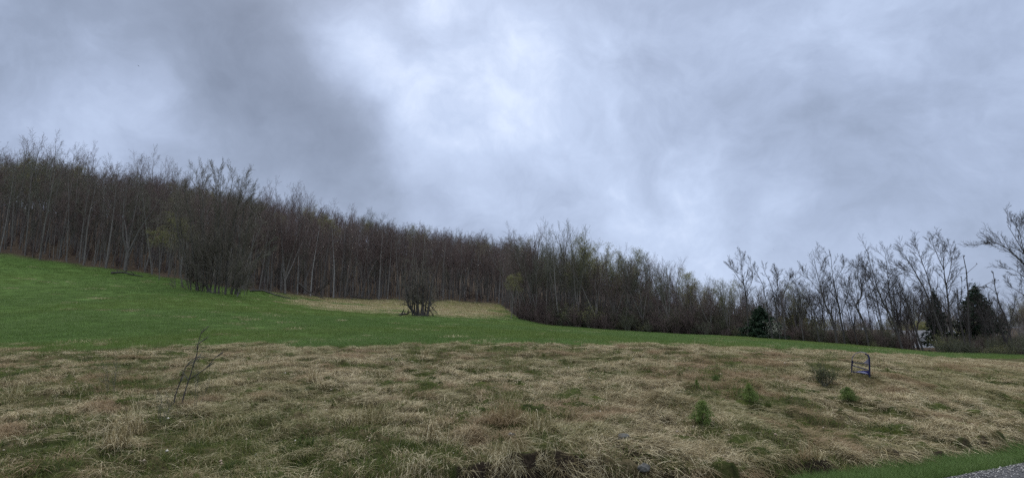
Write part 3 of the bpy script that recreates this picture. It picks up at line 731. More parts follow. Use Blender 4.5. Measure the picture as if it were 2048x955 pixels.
# taller trees that stand out on the skyline: px, py_top, depth, kind
SKYL = [(45, 258, 100, KV[0], 'tall forked tree against the sky at the left edge of the wood'), (112, 272, 104, KV[1], 'spreading skyline tree right of the leftmost tall one'),
        (165, 275, 102, KV[2], 'third spreading crown from the left on the skyline'), (250, 295, 112, KV[0], 'tall fine-twigged crown rising above the left skyline dip'),
        (305, 300, 112, KV[1], 'tall round crown on the skyline left of the clump'), (352, 318, 118, KVG[0], 'pale-tipped crown on the skyline beside the clump'),
        (535, 345, 135, KV[2], 'skyline tree just right of the big clump'), (575, 358, 138, KV[0], 'thin tall skyline tree right of the clump'), (600, 368, 140, KV[1], 'twin-topped skyline tree above the fallen branches'),
        (655, 392, 150, KV[2], 'small crown standing out on the middle skyline'), (690, 402, 152, KV[0], 'crown beside the yellow-green patch on the skyline'), (742, 412, 158, KVG[1], 'fine crown above the tan grass on the skyline'),
        (1062, 440, 92, KV[1], 'tall tree at the projecting corner, left of the tallest'), (1118, 428, 90, KVG[0], 'tallest bare tree at the projecting corner of the wood'),
        (1150, 436, 91, KVG[1], 'tall upright tree right of the tallest at the corner'), (1262, 480, 84, KV[2], 'thin bare crown above the yellow-green belt'),
        (1325, 502, 80, KV[0], 'twiggy crown rising over the middle of the right belt'), (1352, 508, 78, KV[1], 'last high crown before the right belt drops')]
for px, pt, d, K, lab in SKYL:
    x, y, z = gpos(px, d); K.place('tall_tree', x, y, top_h(px, pt, d, z), lab, 'tree', 'tall trees on the skyline', width=.85)
# ------------------------------------------------------------------ skeleton trees drawn stem by stem
TWN = 1.3
def skel(name, stems, depth, label, cat='tree', group=None, base=None, tm=BARKD, cm=TWIGD, seed=0, P=None, dj=.8, t0=.3, twig=True, parts=('trunk', 'crown'), lm=None, nleaf=0, leafsize=.1):
    R = np.random.default_rng(seed + 4000); S, T = [], []
    b0 = stems[0][0][0]
    if base is None: x0, y0, z0 = gpos(b0[0], depth)
    else: x0, y0, z0 = base
    org = np.array([x0, y0, z0])
    P = P or PT(nseg=[5, 4, 2], n=[8, 5], start=[.15, .1], ratio=[.42, .5], ang=[(20, 42), (22, 48)], up=[.08, .06, .04], wob=[.06, .09, .14], tip=[.35, .4, .5],
                shape=[lambda t: 1.1 - .5 * t] * 2, rr=[.55, .6], rmin=.009)
    for st in stems:
        pts, ra, rb, ntw, tl = st; ntw = int(ntw * TWN); tl = tl * (1.15 if twig else 1)
        off = R.normal(0, dj) if len(S) else 0
        W_ = []
        tot = len(pts) - 1
        for i, (px, py) in enumerate(pts):
            w = wpt(px, py, depth + off * (i / tot)); W_.append(w - org)
        if pts[0] == b0: W_[0] = np.array([W_[0][0], W_[0][1], -.1])
        # smooth and roughen
        Q = []
        for i in range(len(W_) - 1):
            for t in np.linspace(0, 1, 4)[:-1]:
                a = W_[max(i - 1, 0)]; b_ = W_[i]; c_ = W_[i + 1]; d_ = W_[min(i + 2, len(W_) - 1)]
                q = .5 * ((2 * b_) + (c_ - a) * t + (2 * a - 5 * b_ + 4 * c_ - d_) * t * t + (-a + 3 * b_ - 3 * c_ + d_) * t ** 3); Q.append(q)
        Q.append(W_[-1]); Q = np.array(Q); seg = np.linalg.norm(Q[1:] - Q[:-1], axis=1).mean()
        Q[1:-1] += R.normal(0, seg * .022, (len(Q) - 2, 3)); m = len(Q) - 1
        for i in range(m):
            S.append((0, *Q[i], *Q[i + 1], ra + (rb - ra) * i / m, ra + (rb - ra) * (i + 1) / m))
        if twig:
            for k in range(ntw):
                t = (t0 + (1 - t0) * (k + R.uniform(0, 1)) / ntw); f = t * m; i = min(int(f), m - 1); q = Q[i] + (Q[i + 1] - Q[i]) * (f - i); dr = Q[i + 1] - Q[i]
                dd_ = rot_about(dr, 0, math.radians(R.uniform(22, 52)), R)
                branch(S, T, q, dd_, tl * (1.25 - .6 * t) * R.uniform(.6, 1.2), max((ra + (rb - ra) * t) * .5, .012), 1, dict(P, nseg=[0] + P['nseg'], wob=[0] + P['wob'], up=[0] + P['up'], tip=[0] + P['tip'],
                       n=[0] + P['n'], start=[0] + P['start'], ang=[0] + P['ang'], ratio=[0] + P['ratio'], shape=[0] + P['shape'], rr=[0] + P['rr']), R)
    o = thing(name, tuple(org), label, cat, group)
    A, B = split(S, 0); va, qa = tubes(A); link(parts[0], mesh_np(parts[0], va, qa, tm, True), o)
    if len(B): vb, qb = tubes(B); link(parts[1], mesh_np(parts[1], vb, qb, cm, True), o)
    if nleaf:
        tp = np.array(T); k = R.integers(0, len(tp), nleaf); vl, ql = cards(tp[k] + R.normal(size=(nleaf, 3)) * .2, None, leafsize, R); link('leaves', mesh_np('leaves', vl, ql, lm), o)
    return o
# the big many-stemmed clump at the edge of the field
cl_st = []
Rc = random.Random(3)
for k in range(15):
    bx = 378 + k * 6.8 + Rc.uniform(-4, 4); t_ = k / 14
    tx = 338 + t_ * 190 + Rc.uniform(-12, 12); tyy = 324 + 120 * (2 * abs(t_ - .5)) ** 2 + Rc.uniform(-8, 22); midx = bx + (tx - bx) * .35 + Rc.uniform(-5, 5)
    cl_st.append(([(bx, 588), (midx, 500 + Rc.uniform(-10, 10)), ((midx + tx) / 2 + Rc.uniform(-3, 3), 420 + Rc.uniform(-12, 12)), (tx, tyy)], Rc.uniform(.08, .14), .02, 15, 2.5))
for k in range(20):
    bx = Rc.uniform(350, 512); tx = bx + (bx - 430) * .25 + Rc.uniform(-10, 10); hp = Rc.uniform(40, 120)
    cl_st.append(([(bx, 589), ((bx + tx) / 2 + Rc.uniform(-4, 4), 589 - hp * .5), (tx, 589 - hp)], .04, .012, 8, 1.3))
x0, y0, z0 = gpos(425, 68)
PC = PT(nseg=[5, 4, 2], n=[10, 7], start=[.1, .1], ratio=[.45, .5], ang=[(20, 45), (25, 50)], up=[.14, .08, .04], wob=[.08, .12, .2], tip=[.3, .4, .5], shape=[lambda t: 1.1 - .5 * t] * 2, rr=[.55, .6], rmin=.010)
cl_st[0][0][0] = (425, 590)
skel('clump_tree', [(p_, a, b_, n_, t_) for (p_, a, b_, n_, t_) in cl_st], 68, 'big bare many-stemmed tree clump standing out into the green field', 'tree', base=(x0, y0, z0 + .0), tm=BARKM, cm=TWIGM, P=PC, seed=1, dj=2.0, t0=.06)
skel('leaning_tree', [([(474, 584), (496, 545), (517, 512), (536, 482)], .09, .03, 6, 1.8), ([(508, 526), (528, 512), (548, 498)], .035, .015, 4, 1.2)], 67.5, 'pale grey tree leaning right out of the many-stemmed clump', tm=BARK, cm=TWIGG, seed=2)
for px, pt, d, lab in [(318, 455, 76, 'small yellow-green sapling left of the many-stemmed clump'), (365, 425, 71, 'taller olive-green sapling against the left side of the clump'),
                       (668, 432, 140, 'yellow-green tree glowing on the middle skyline'), (1022, 545, 84, 'yellow-green small tree at the corner of the recess')]:
    x, y, z = gpos(px, d); KL[2].place('leafing_tree', x, y, top_h(px, pt, d, z), lab, 'tree', 'yellow-green leafing trees', width=1.5)
# dead tangled tree in the field
D0 = 62
dt = []
Rd = random.Random(9)
for k in range(9):
    bx = 822 + k * 4.0; tx = bx + (k - 4) * 3.2 + Rd.uniform(-5, 5)
    dt.append(([(bx if k else 838, 633), (bx + (tx - bx) * .3 + Rd.uniform(-2, 2), 612), (tx * .6 + bx * .4, 592), (tx, 562 + Rd.uniform(-16, 12))], Rd.uniform(.09, .18), .03, 8, 1.2))
for k in range(6):
    bx = 826 + k * 5.5; dt.append(([(bx, 604), (bx + Rd.uniform(-5, 5), 555), (bx + (k - 2.5) * 5 + Rd.uniform(-6, 6), 520 + Rd.uniform(-20, 20))], .028, .008, 4, 1.0))
dt += [([(824, 620), (826, 590), (825, 562)], .09, .04, 1, .5), ([(846, 608), (860, 620), (868, 634)], .08, .04, 2, .6), ([(850, 600), (862, 612), (872, 622)], .07, .03, 2, .6), ([(850, 612), (856, 628), (866, 636)], .06, .03, 1, .6)]
PD = PT(nseg=[4, 3, 2], n=[5, 4], start=[.1, .1], ratio=[.5, .6], ang=[(25, 65), (30, 70)], up=[.05, .02, .0], wob=[.22, .3, .3], tip=[.4, .5, .5], shape=[lambda t: 1.1 - .4 * t] * 2, rr=[.6, .6], rmin=.012)
skel('dead_tree', dt, D0, 'dead tangled old tree standing alone in the field', tm=BARKD, cm=TWIGM, P=PD, seed=5, dj=.8)
def log(name, p, depth, r, label, seed, group='fallen branches at the edge of the wood'):
    R = np.random.default_rng(seed); x0, y0, z0 = gpos(p[0][0], depth); pts = []
    for i, (px, dz) in enumerate(p):
        x, y, z = gpos(px, depth + (i * .4)); pts.append(np.array([x, y, z + r * .6 + dz]) - np.array([x0, y0, z0]))
    S = []; m = len(pts) - 1
    for i in range(m): S.append((*pts[i], *pts[i + 1], r * (1 - .6 * i / m), r * (1 - .6 * (i + 1) / m)))
    for k in range(5):
        i = int(R.integers(0, m)); q = pts[i] + (pts[i + 1] - pts[i]) * R.uniform(0, 1); e = q + np.array([R.normal(0, .5), R.normal(0, .3), R.uniform(.2, .8)]); S.append((*q, *e, r * .4, r * .15))
    v, q = tubes(np.array(S)); o = link(name, mesh_np(name, v, q, BARKD, True), loc=(x0, y0, z0)); tag(o, label, 'fallen branch', group)
log('fallen_branch', [(798, .0), (806, .1), (815, .15), (824, .5)], 61.5, .13, 'dark log lying left of the dead tangled tree', 1)
log('fallen_branch', [(222, .1), (245, .3), (262, .1), (285, .0)], 76, .15, 'fallen branch along the wood edge on the left slope', 2)
log('fallen_branch', [(500, .1), (525, .5), (550, .2), (580, .0)], 84, .16, 'long fallen branch just right of the many-stemmed clump', 3)
log('fallen_branch', [(596, 2.2), (612, 1.2), (630, .5), (650, .0)], 97, .16, 'branch leaning down in front of the recessed wood', 4)
log('fallen_branch', [(655, 3.0), (640, 1.6), (628, .3)], 98, .14, 'snapped trunk propped diagonally left of the tan grass', 6)
log('fallen_branch', [(700, .5), (725, .25), (745, .1)], 104, .14, 'fallen branch behind the top of the tan grass', 7)

# ------------------------------------------------------------------ leaning bare trees on the right
RT = [
 ('leaning_bare_tree', 57, 'bare tree bending left with a wide low branch, right of the dark evergreen',
  [([(1674, 684), (1665, 640), (1650, 607), (1640, 570), (1627, 516)], .17, .03, 12, 2.2), ([(1660, 628), (1640, 612), (1612, 598), (1598, 590)], .08, .02, 6, 1.4), ([(1645, 590), (1620, 560), (1605, 545)], .06, .02, 6, 1.4), ([(1640, 568), (1648, 540), (1645, 522)], .05, .02, 5, 1.2)]),
 ('leaning_bare_tree', 56, 'slender bare tree beside the left-bending one',
  [([(1690, 686), (1683, 645), (1676, 605), (1667, 560), (1661, 508)], .16, .025, 12, 2.0), ([(1676, 605), (1660, 580), (1650, 562)], .06, .02, 5, 1.3), ([(1668, 565), (1680, 545), (1690, 528)], .05, .02, 5, 1.3)]),
 ('crooked_bare_tree', 55, 'crooked twiggy bare tree with a dense round crown',
  [([(1738, 688), (1726, 640), (1712, 610), (1724, 590), (1716, 560), (1717, 530)], .14, .03, 16, 2.2), ([(1714, 612), (1700, 590), (1694, 570)], .06, .02, 9, 1.6), ([(1720, 575), (1735, 560), (1742, 545)], .06, .02, 8, 1.5)]),
 ('leaning_bare_tree', 53, 'tall fan-shaped bare tree leaning left above the straw slope',
  [([(1806, 700), (1790, 650), (1775, 620), (1760, 590), (1745, 545), (1735, 505)], .17, .025, 12, 2.2), ([(1790, 650), (1782, 605), (1776, 560), (1770, 503)], .12, .02, 12, 2.0), ([(1765, 600), (1742, 560), (1722, 535)], .07, .02, 8, 1.8)]),
 ('leaning_bare_tree', 52, 'bare tree with parallel stems leaning left beside the house',
  [([(1848, 705), (1832, 660), (1822, 630), (1812, 600), (1795, 565), (1780, 535)], .15, .02, 10, 2.0), ([(1826, 640), (1828, 600), (1840, 580)], .07, .02, 5, 1.4), ([(1815, 610), (1800, 590), (1790, 600)], .04, .015, 4, 1.0)]),
 ('leaning_bare_tree', 52, 'long diagonal bare tree crossing in front of the narrow spruce',
  [([(1892, 704), (1880, 655), (1862, 610), (1845, 570), (1825, 535), (1808, 508)], .17, .02, 12, 2.0), ([(1868, 620), (1860, 570), (1846, 530), (1834, 494)], .11, .02, 12, 1.8), ([(1845, 570), (1826, 545), (1800, 535)], .06, .02, 8, 1.5)]),
 ('tall_bare_tree', 51, 'tallest bare tree in the middle of the right-hand row',
  [([(1912, 706), (1900, 640), (1895, 588), (1888, 545), (1883, 478)], .19, .02, 14, 1.7), ([(1893, 570), (1902, 530), (1900, 495)], .07, .02, 9, 1.3), ([(1888, 540), (1872, 505), (1864, 480)], .06, .02, 9, 1.3)]),
 ('dead_pole_tree', 50, 'almost branchless pole tree left of the broad spruce',
  [([(1944, 712), (1938, 655), (1935, 580), (1932, 540), (1926, 510)], .12, .04, 2, .5), ([(1934, 546), (1946, 535), (1955, 527)], .04, .02, 1, .3), ([(1936, 580), (1955, 577), (1985, 562), (1998, 560)], .05, .02, 2, .5)]),
 ('broken_pole_tree', 50.5, 'broken-topped thin trunk beside the branchless pole tree',
  [([(1935, 708), (1920, 640), (1916, 610), (1915, 582)], .11, .05, 3, .7), ([(1918, 620), (1922, 590), (1924, 560)], .04, .015, 4, .9)]),
 ('leaning_pole_tree', 48, 'thin leaning trunk right of the broad spruce',
  [([(2030, 716), (2012, 640), (1998, 605), (1990, 575), (1986, 543)], .12, .03, 4, .7), ([(1995, 590), (1980, 575), (1965, 572)], .04, .015, 3, .6)]),
 ('spreading_bare_tree', 46, 'large spreading bare tree cut by the right edge of the photo',
  [([(2105, 720), (2092, 640), (2078, 590), (2062, 540), (2048, 505), (2015, 450)], .24, .02, 14, 2.2), ([(2085, 610), (2070, 560), (2080, 500), (2060, 440)], .14, .02, 12, 2.2), ([(2062, 540), (2030, 510), (1998, 487), (1972, 485)], .09, .02, 12, 1.9),
   ([(2050, 508), (2040, 470), (2030, 448)], .06, .02, 8, 1.6), ([(2080, 590), (2050, 555), (2020, 535)], .07, .02, 8, 1.5), ([(2080, 600), (2048, 590), (2020, 570)], .05, .015, 6, 1.4), ([(2092, 640), (2055, 640), (2030, 628)], .06, .02, 6, 1.2)]),
 ('bare_tree', 63, 'lone round-topped bare tree rising above the belt, left of the evergreen',
  [([(1497, 676), (1494, 620), (1490, 580), (1484, 545), (1482, 512)], .16, .02, 14, 1.7), ([(1490, 585), (1505, 560), (1500, 520)], .07, .02, 8, 1.3), ([(1488, 570), (1470, 545), (1460, 528)], .07, .02, 8, 1.3)]),
 ('bare_tree', 60, 'thin tree leaning left behind the round dark evergreen',
  [([(1546, 680), (1535, 620), (1525, 570), (1508, 535)], .11, .03, 6, 1.1)]),
 ('bare_tree', 60, 'straight thin tree just right of the round evergreen',
  [([(1560, 682), (1552, 620), (1545, 580), (1526, 535)], .12, .02, 8, 1.3), ([(1550, 610), (1556, 570), (1552, 545)], .06, .02, 7, 1.3)]),
 ('bare_tree', 59, 'bushy-topped bare tree behind the white blossom',
  [([(1572, 682), (1566, 630), (1560, 590), (1548, 545)], .12, .02, 12, 1.7), ([(1562, 600), (1575, 570), (1580, 552)], .06, .02, 8, 1.4)]),
 ('bare_tree', 58, 'low twiggy bare tree left of the bending tree',
  [([(1640, 684), (1630, 640), (1624, 610), (1610, 575)], .12, .02, 12, 1.7), ([(1628, 625), (1640, 600), (1648, 580)], .06, .02, 8, 1.4)]),
 ('bare_tree', 58, 'small bare tree in the gap between evergreen and bending tree',
  [([(1608, 684), (1602, 640), (1600, 600), (1592, 565)], .11, .02, 12, 1.6)]),
 ('bare_tree', 55, 'thin bare tree between the crooked tree and the fan-shaped one',
  [([(1770, 692), (1758, 645), (1748, 605), (1735, 560)], .11, .02, 10, 1.5)]),
 ('bare_tree', 54, 'low bare tree right of the fan-shaped one',
  [([(1825, 700), (1816, 660), (1812, 625), (1800, 585)], .11, .02, 10, 1.5)]),
 ('bare_tree', 56, 'short bushy bare tree right of the slender one',
  [([(1716, 688), (1706, 650), (1700, 620), (1694, 585)], .11, .02, 12, 1.5)]),
]
for i, (nm, d, lab, st) in enumerate(RT):
    st = [(p_, a_ * .62, b_ * .8, n_, t_) for p_, a_, b_, n_, t_ in st]
    skel(nm, st, d, lab, 'tree', 'leaning bare trees of the right-hand row', seed=20 + i, dj=.6)

# thin straight trees filling the row, all leaning a little to the left
KR = [forest_kind(80 + i, crownm=TWIGD, bark=BARKD) for i in range(2)] + [fork_kind(80 + i, nst=3, crownm=TWIGD, bark=BARKD, spread=.2) for i in range(3)]
rr_ = np.random.default_rng(31); RLAB = []
for px in np.concatenate([np.arange(1436, 2040, 17), np.arange(1560, 2030, 31)]):
    px = px + rr_.uniform(-7, 7); d = float(np.interp(px, EDGE_PX, EDGE_D)) + rr_.uniform(1.5, 14)
    if 1838 < px < 1866: continue
    pt = np.interp(px, [1436, 1480, 1600, 1700, 1850, 1950, 2040], [575, 575, 560, 540, 530, 560, 560]) + rr_.uniform(-12, 55); x, y, z = gpos(px, d)
    place_ = 'left of the evergreen' if px < 1500 else 'between the evergreen and the bending tree' if px < 1660 else 'amid the fan-shaped trees' if px < 1810 else 'around the house and narrow spruce' if px < 1930 else 'around the broad spruce'
    RLAB.append((px, 'thin bare tree', '', place_, KR[int(rr_.integers(0, 5))].place('thin_bare_tree', x, y, top_h(px, pt, d, z), None, 'tree', 'thin bare trees of the right-hand row', width=rr_.uniform(.8, 1.3), tilt=(0, -rr_.uniform(.02, .14)))))
ordinal_labels(RLAB)

# ------------------------------------------------------------------ evergreens
def spruce_mesh(h, w, R, nb, needle, card, start=.08, droop=.15, dens=1.0, bare=.15, asp=.45, pw=.85):
    S, Pn = [], []
    n = 14
    for i in range(n): S.append((0, 0, h * i / n, 0, 0, h * (i + 1) / n, h * .018 * (1 - i / n) + .004, h * .018 * (1 - (i + 1) / n) + .004))
    for k in range(nb):
        t = start + (1 - start) * (k / nb) ** .9; L_ = w * (1 - t) ** pw * R.uniform(.7, 1.15) + w * .04; th = k * 2.4 + R.uniform(-.4, .4)
        p = np.array([0, 0, h * t]); d = np.array([math.cos(th), math.sin(th), .25 * (t - .2)])
        m = 5
        for j in range(m):
            q = p + d * L_ / m + np.array([0, 0, -droop * L_ / m * (1 - j / m * 1.3)]); S.append((*p, *q, .012 * h / 6 * (1 - j / m) + .002, .012 * h / 6 * (1 - (j + 1) / m) + .002))
            if j >= m * bare:
                kk = max(2, int(dens * L_ * 26 / m * (6 / h) ** .1))
                tt_ = R.uniform(0, 1, (kk, 1)); sd_ = np.array([-d[1], d[0], 0]); wdt = L_ * .28 * (1 - j / m * .6)
                Pn.append(p + (q - p) * tt_ + sd_[None] * R.uniform(-1, 1, (kk, 1)) * wdt + np.array([0, 0, 1.])[None] * (R.normal(0, .025 * h / 6, (kk, 1)) - np.abs(R.uniform(0, .12, (kk, 1))) * wdt))
            p = q
    Pn.append(np.array([0, 0, h]) + R.normal(0, 1, (max(6, int(dens * 10)), 3)) * np.array([w * .03, w * .03, h * .04]))
    Pn = np.concatenate(Pn); v, q = cards(Pn, None, card, R, asp); return tubes(np.array(S)), (v, q)
def spruce(name, px, pt, depth, w, label, group, needle=NEEDLE, nb=70, card=.28, dens=1.6, seed=0, base=None, h=None, **kw):
    x, y, z = base or gpos(px, depth); h = h or top_h(px, pt, depth, z) ; R = np.random.default_rng(6000 + seed)
    (tv, tq), (nv, nq) = spruce_mesh(h, w, R, nb, needle, card, dens=dens, **kw)
    o = thing(name, (x, y, z - .04), label, 'tree', group); link('trunk', mesh_np('trunk', tv, tq, BARKD, True), o); link('crown', mesh_np('crown', nv, nq, needle), o); return o
spruce('spruce_tree', 1966, 572, 56, 3.1, 'broad dark spruce with a pointed top near the right edge', 'dark evergreens in the row', nb=95, seed=1, dens=3.0, card=.26)
spruce('spruce_tree', 1882, 584, 58, 1.7, 'narrow dark spruce behind the tallest bare tree', 'dark evergreens in the row', nb=80, seed=2, dens=2.1, card=.26)
spruce('evergreen_tree', 1524, 614, 63, 2.8, 'round dark evergreen at the foot of the right-hand row', 'dark evergreens in the row', nb=80, seed=3, dens=3.6, droop=.05, start=.02, card=.25)
# ------------------------------------------------------------------ shrubs along the right-hand edge
SLAB = []
SHL = ['brown twiggy shrub', 'olive leafy shrub', 'yellow-green shrub']
sr = np.random.default_rng(77)
SHZ = [(1035, 1180, 'at the foot of the projecting corner'), (1180, 1340, 'under the middle of the right belt'), (1340, 1500, 'under the low end of the right belt'), (1500, 1640, 'around the round evergreen and blossom'),
       (1640, 1800, 'beneath the bending and fan-shaped trees'), (1800, 1900, 'in front of the white house'), (1900, 2000, 'at the foot of the broad spruce'), (2000, 2200, 'at the right end of the row')]
for px in np.arange(1038, 2130, 8.5):
    e = float(np.interp(px, EDGE_PX, EDGE_D)); d = e - .3 + sr.uniform(-1, 1.6); x, y, z = gpos(px + sr.uniform(-3, 3), d)
    u = sr.uniform(); K, nm = (KS, 0) if u < .45 else (KSO, 1) if u < .93 else (KSG, 2)
    if px > 1850: K, nm = (KSO, 1) if u < .7 else (KSG, 2) if u < .85 else (KS, 0)
    if 1826 < px < 1872: hh = .45
    else: hh = sr.uniform(1.2, 4.2) if px < 1500 else sr.uniform(.8, 2.3) if sr.uniform() < .8 else sr.uniform(2.3, 3.2)
    if px > 1860: hh = min(hh, 2.6) * sr.uniform(.5, .95)
    zt = [t for a, b_, t in SHZ if a <= px < b_][0]
    SLAB.append((px, SHL[nm], '', zt, K[int(sr.integers(0, len(K)))].place('shrub', x, y, hh, None, 'shrub', 'shrubs along the foot of the right-hand trees', width=sr.uniform(1, 1.5))))
ordinal_labels(SLAB)
# understorey inside the belt and wood (uncountable)
P_, Rr, Sc, Id = [], [], [], []
SV = KS + KSO
for _ in range(1500):
    px = sr.uniform(-60, 2150) if sr.uniform() < .4 else sr.uniform(1040, 2150); e = float(np.interp(px, EDGE_PX, EDGE_D)); d = e + sr.uniform(1.0, 16) * (1 if px > 1030 else 2.2)
    if 1815 < px < 1880: continue
    x = (px - 1024) / F * d * .99; k = int(sr.integers(0, 6)) if px > 1030 else int(sr.integers(0, 3)); hh = sr.uniform(1.6, 4.5) if px < 1500 and px > 1030 else sr.uniform(.6, 2.0) if px > 1860 else sr.uniform(.8, 2.6) if px > 1030 else sr.uniform(.8, 2.4)
    P_.append((x, d, 0)); Rr.append((0, 0, sr.uniform(0, 6.28))); Sc.append(hh / SV[k].h); Id.append(k)
P_ = np.array(P_); P_[:, 2] = H(P_[:, 0], P_[:, 1]) - .05
scatter('undergrowth', P_, Rr, Sc, Id, [k.full for k in SV], dict(label='tangled brown undergrowth filling the foot of the wood', cat='undergrowth'))
# far woods beyond the right-hand row
P_, Rr, Sc, Id = [], [], [], []
for _ in range(1100):
    px = sr.uniform(1480, 2300); d = sr.uniform(170, 900) if px > 1800 else sr.uniform(300, 900); x = (px - 1024) / F * d; k = int(sr.integers(0, len(vs))); P_.append((x, d, 0)); Rr.append((0, 0, sr.uniform(0, 6.28))); Sc.append(sr.uniform(8, 13) / vs[k].h * 1.2); Id.append(k)
P_ = np.array(P_); P_[:, 2] = H(P_[:, 0], P_[:, 1]) - .2
scatter('distant_woods', P_, Rr, Sc, Id, [k.full for k in vs], dict(label='low distant woods seen between the right-hand trees', cat='woods'))
KBR = shrub_kind(50, h=4, nst=16, crownm=TWIGG, lm=BUD, nleaf=5200, lsize=.2)
for px, pt, d, lab in [(1845, 640, 95, 'yellow-green bushy tree behind the white house'), (1600, 622, 72, 'yellow-green bushy tree behind the gap left of the bending tree'), (1955, 640, 68, 'green bushy tree behind the pole tree')]:
    x, y, z = gpos(px, d); KBR.place('leafing_bush', x, y, top_h(px, pt, d, z), lab, 'tree', None, width=1.3)
KW = shrub_kind(60, h=3, nst=12, crownm=TWIGG, lm=WHITEB, nleaf=420, lsize=.11)
x, y, z = gpos(1549, 60.5); KW.place('blossom_shrub', x, y, top_h(1549, 634, 60.5, z), 'small shrub in white blossom beside the round evergreen', 'shrub', leafname='blossom')

# ------------------------------------------------------------------ house
WHT, b = mat('white_siding'); wv = N('ShaderNodeTexWave', bands_direction='Z'); L(posn(), wv.inputs[0]); wv.inputs['Scale'].default_value = 2.5
L(mixc(noise(posn(), 3), (.62, .64, .66), (.74, .75, .76)), b.inputs['Base Color']); bump(b, wv.outputs['Fac'], .4, .02)
RF, b = mat('roof_shingle'); L(rampn(noise(posn(), 6, 4), [(.3, (.05, .05, .055)), (.7, (.11, .11, .12))]), b.inputs['Base Color'])
TRM, b = mat('white_trim'); L(mixc(noise(posn(), 8), (.7, .7, .7), (.82, .82, .82)), b.inputs['Base Color'])
GLS, b = mat('window_glass'); L(mixc(noise(posn(), 2), (.02, .025, .03), (.05, .055, .06)), b.inputs['Base Color']); b.inputs['Roughness'].default_value = .1; b.inputs['Specular IOR Level'].default_value = .5
def box(x0, x1, y0, y1, z0, z1):
    v = [(x0, y0, z0), (x1, y0, z0), (x1, y1, z0), (x0, y1, z0), (x0, y0, z1), (x1, y0, z1), (x1, y1, z1), (x0, y1, z1)]
    return v, [(0, 3, 2, 1), (4, 5, 6, 7), (0, 1, 5, 4), (1, 2, 6, 5), (2, 3, 7, 6), (3, 0, 4, 7)]
def pyd(name, v, f, m, parent=None, loc=(0, 0, 0)):
    me = bpy.data.meshes.new(name); me.from_pydata([tuple(map(float, q)) for q in v], [], f); me.materials.append(m); me.update(); return link(name, me, parent, loc)
hx, hy, hz = gpos(1880, 66); hz -= .1
hs = thing('house', (hx, hy, hz), 'white house with a shallow gable roof half hidden behind the trees', 'house'); hs.rotation_euler[2] = math.radians(-14)
we = top_h(1838, 672, 64, hz); wr = top_h(1868, 661, 64, hz) - .05; we = min(we, wr - .9)
w2 = 2.9; dp = 9
v = [(-w2, 0, 0), (w2, 0, 0), (w2, 0, we), (0, 0, wr), (-w2, 0, we), (-w2, dp, 0), (w2, dp, 0), (w2, dp, we), (0, dp, wr), (-w2, dp, we)]
pyd('wall', v, [(0, 1, 2, 3, 4), (9, 8, 7, 6, 5), (0, 4, 9, 5), (1, 6, 7, 2)], WHT, hs)
for sgn in (-1, 1):
    ex = sgn * (w2 + .35); ez = we - (wr - we) / w2 * .35 + .03; v = [(0, -.35, wr + .03), (ex, -.35, ez), (ex, dp + .35, ez), (0, dp + .35, wr + .03), (0, -.35, wr + .15), (ex, -.35, ez + .12), (ex, dp + .35, ez + .12), (0, dp + .35, wr + .15)]
    pyd('roof', v, [(0, 1, 2, 3), (7, 6, 5, 4), (0, 4, 5, 1), (1, 5, 6, 2), (2, 6, 7, 3), (0, 3, 7, 4)], RF, hs)
    v = [(0, -.39, wr - .06), (ex, -.39, ez - .09), (ex, -.352, ez - .09), (0, -.352, wr - .06), (0, -.39, wr + .14), (ex, -.39, ez + .11), (ex, -.352, ez + .11), (0, -.352, wr + .14)]
    pyd('fascia', v, [(0, 1, 2, 3), (7, 6, 5, 4), (0, 4, 5, 1), (1, 5, 6, 2), (2, 6, 7, 3), (0, 3, 7, 4)], TRM, hs)
for wx in (1.2,):
    v, f = box(wx - .55, wx + .55, -.06, -.003, .95, 2.05); wf = pyd('window', v, f, TRM, hs); v, f = box(wx - .46, wx + .46, -.07, -.062, 1.04, 1.96); pyd('pane', v, f, GLS, wf)

# ------------------------------------------------------------------ sign in the straw
NAVY, b = mat('navy_metal'); L(mixc(noise(posn(), 20), (.006, .008, .03), (.015, .018, .06)), b.inputs['Base Color']); b.inputs['Roughness'].default_value = .45
BLUE, b = mat('blue_panel'); L(mixc(noise(posn(), 6), (.010, .012, .085), (.02, .025, .15)), b.inputs['Base Color']); b.inputs['Roughness'].default_value = .5
PALE, b = mat('pale_print'); L(mixc(noise(posn(), 9), (.24, .25, .42), (.42, .42, .60)), b.inputs['Base Color'])
GREYP, b = mat('faded_panel'); L(mixc(noise(posn(), 9), (.12, .12, .17), (.22, .21, .25)), b.inputs['Base Color'])
sx, sy, sz = ground_at(1739, 757); sgn_ = thing('yard_sign', (sx, sy, sz), 'dark blue metal sign frame with torn blue panel standing in the straw', 'sign')
so = np.array([sx, sy, sz])
def sp_(px, py, dd=0): return wpt(px, py, sy + dd + (1739 - px) * .012) - so
def bar(name, pts, r, m, r2=None):
    S = []; W_ = [sp_(*p) for p in pts]
    for a, b_ in zip(W_, W_[1:]): S.append((*a, *b_, r, r2 or r))
    v, q = tubes(np.array([(s_[0], s_[1], s_[2], s_[3], s_[4], s_[5], s_[6], s_[7]) for s_ in S])); return link(name, mesh_np(name, v, q, m, True), sgn_)
bar('post', [(1739, 762), (1738.5, 730), (1738, 716), (1735.5, 709), (1732, 707)], .023, NAVY)
bar('post', [(1702.5, 756), (1703, 735), (1704, 721)], .021, NAVY)
bar('rail', [(1704, 743), (1720, 745), (1738.5, 748.5)], .018, NAVY)
bar('rail', [(1704, 730), (1722, 735), (1738.5, 740)], .015, NAVY)
bar('rail', [(1704, 724), (1720, 725.5), (1738.5, 728)], .010, NAVY)
bar('rail', [(1730, 731), (1738.5, 730)], .012, NAVY)
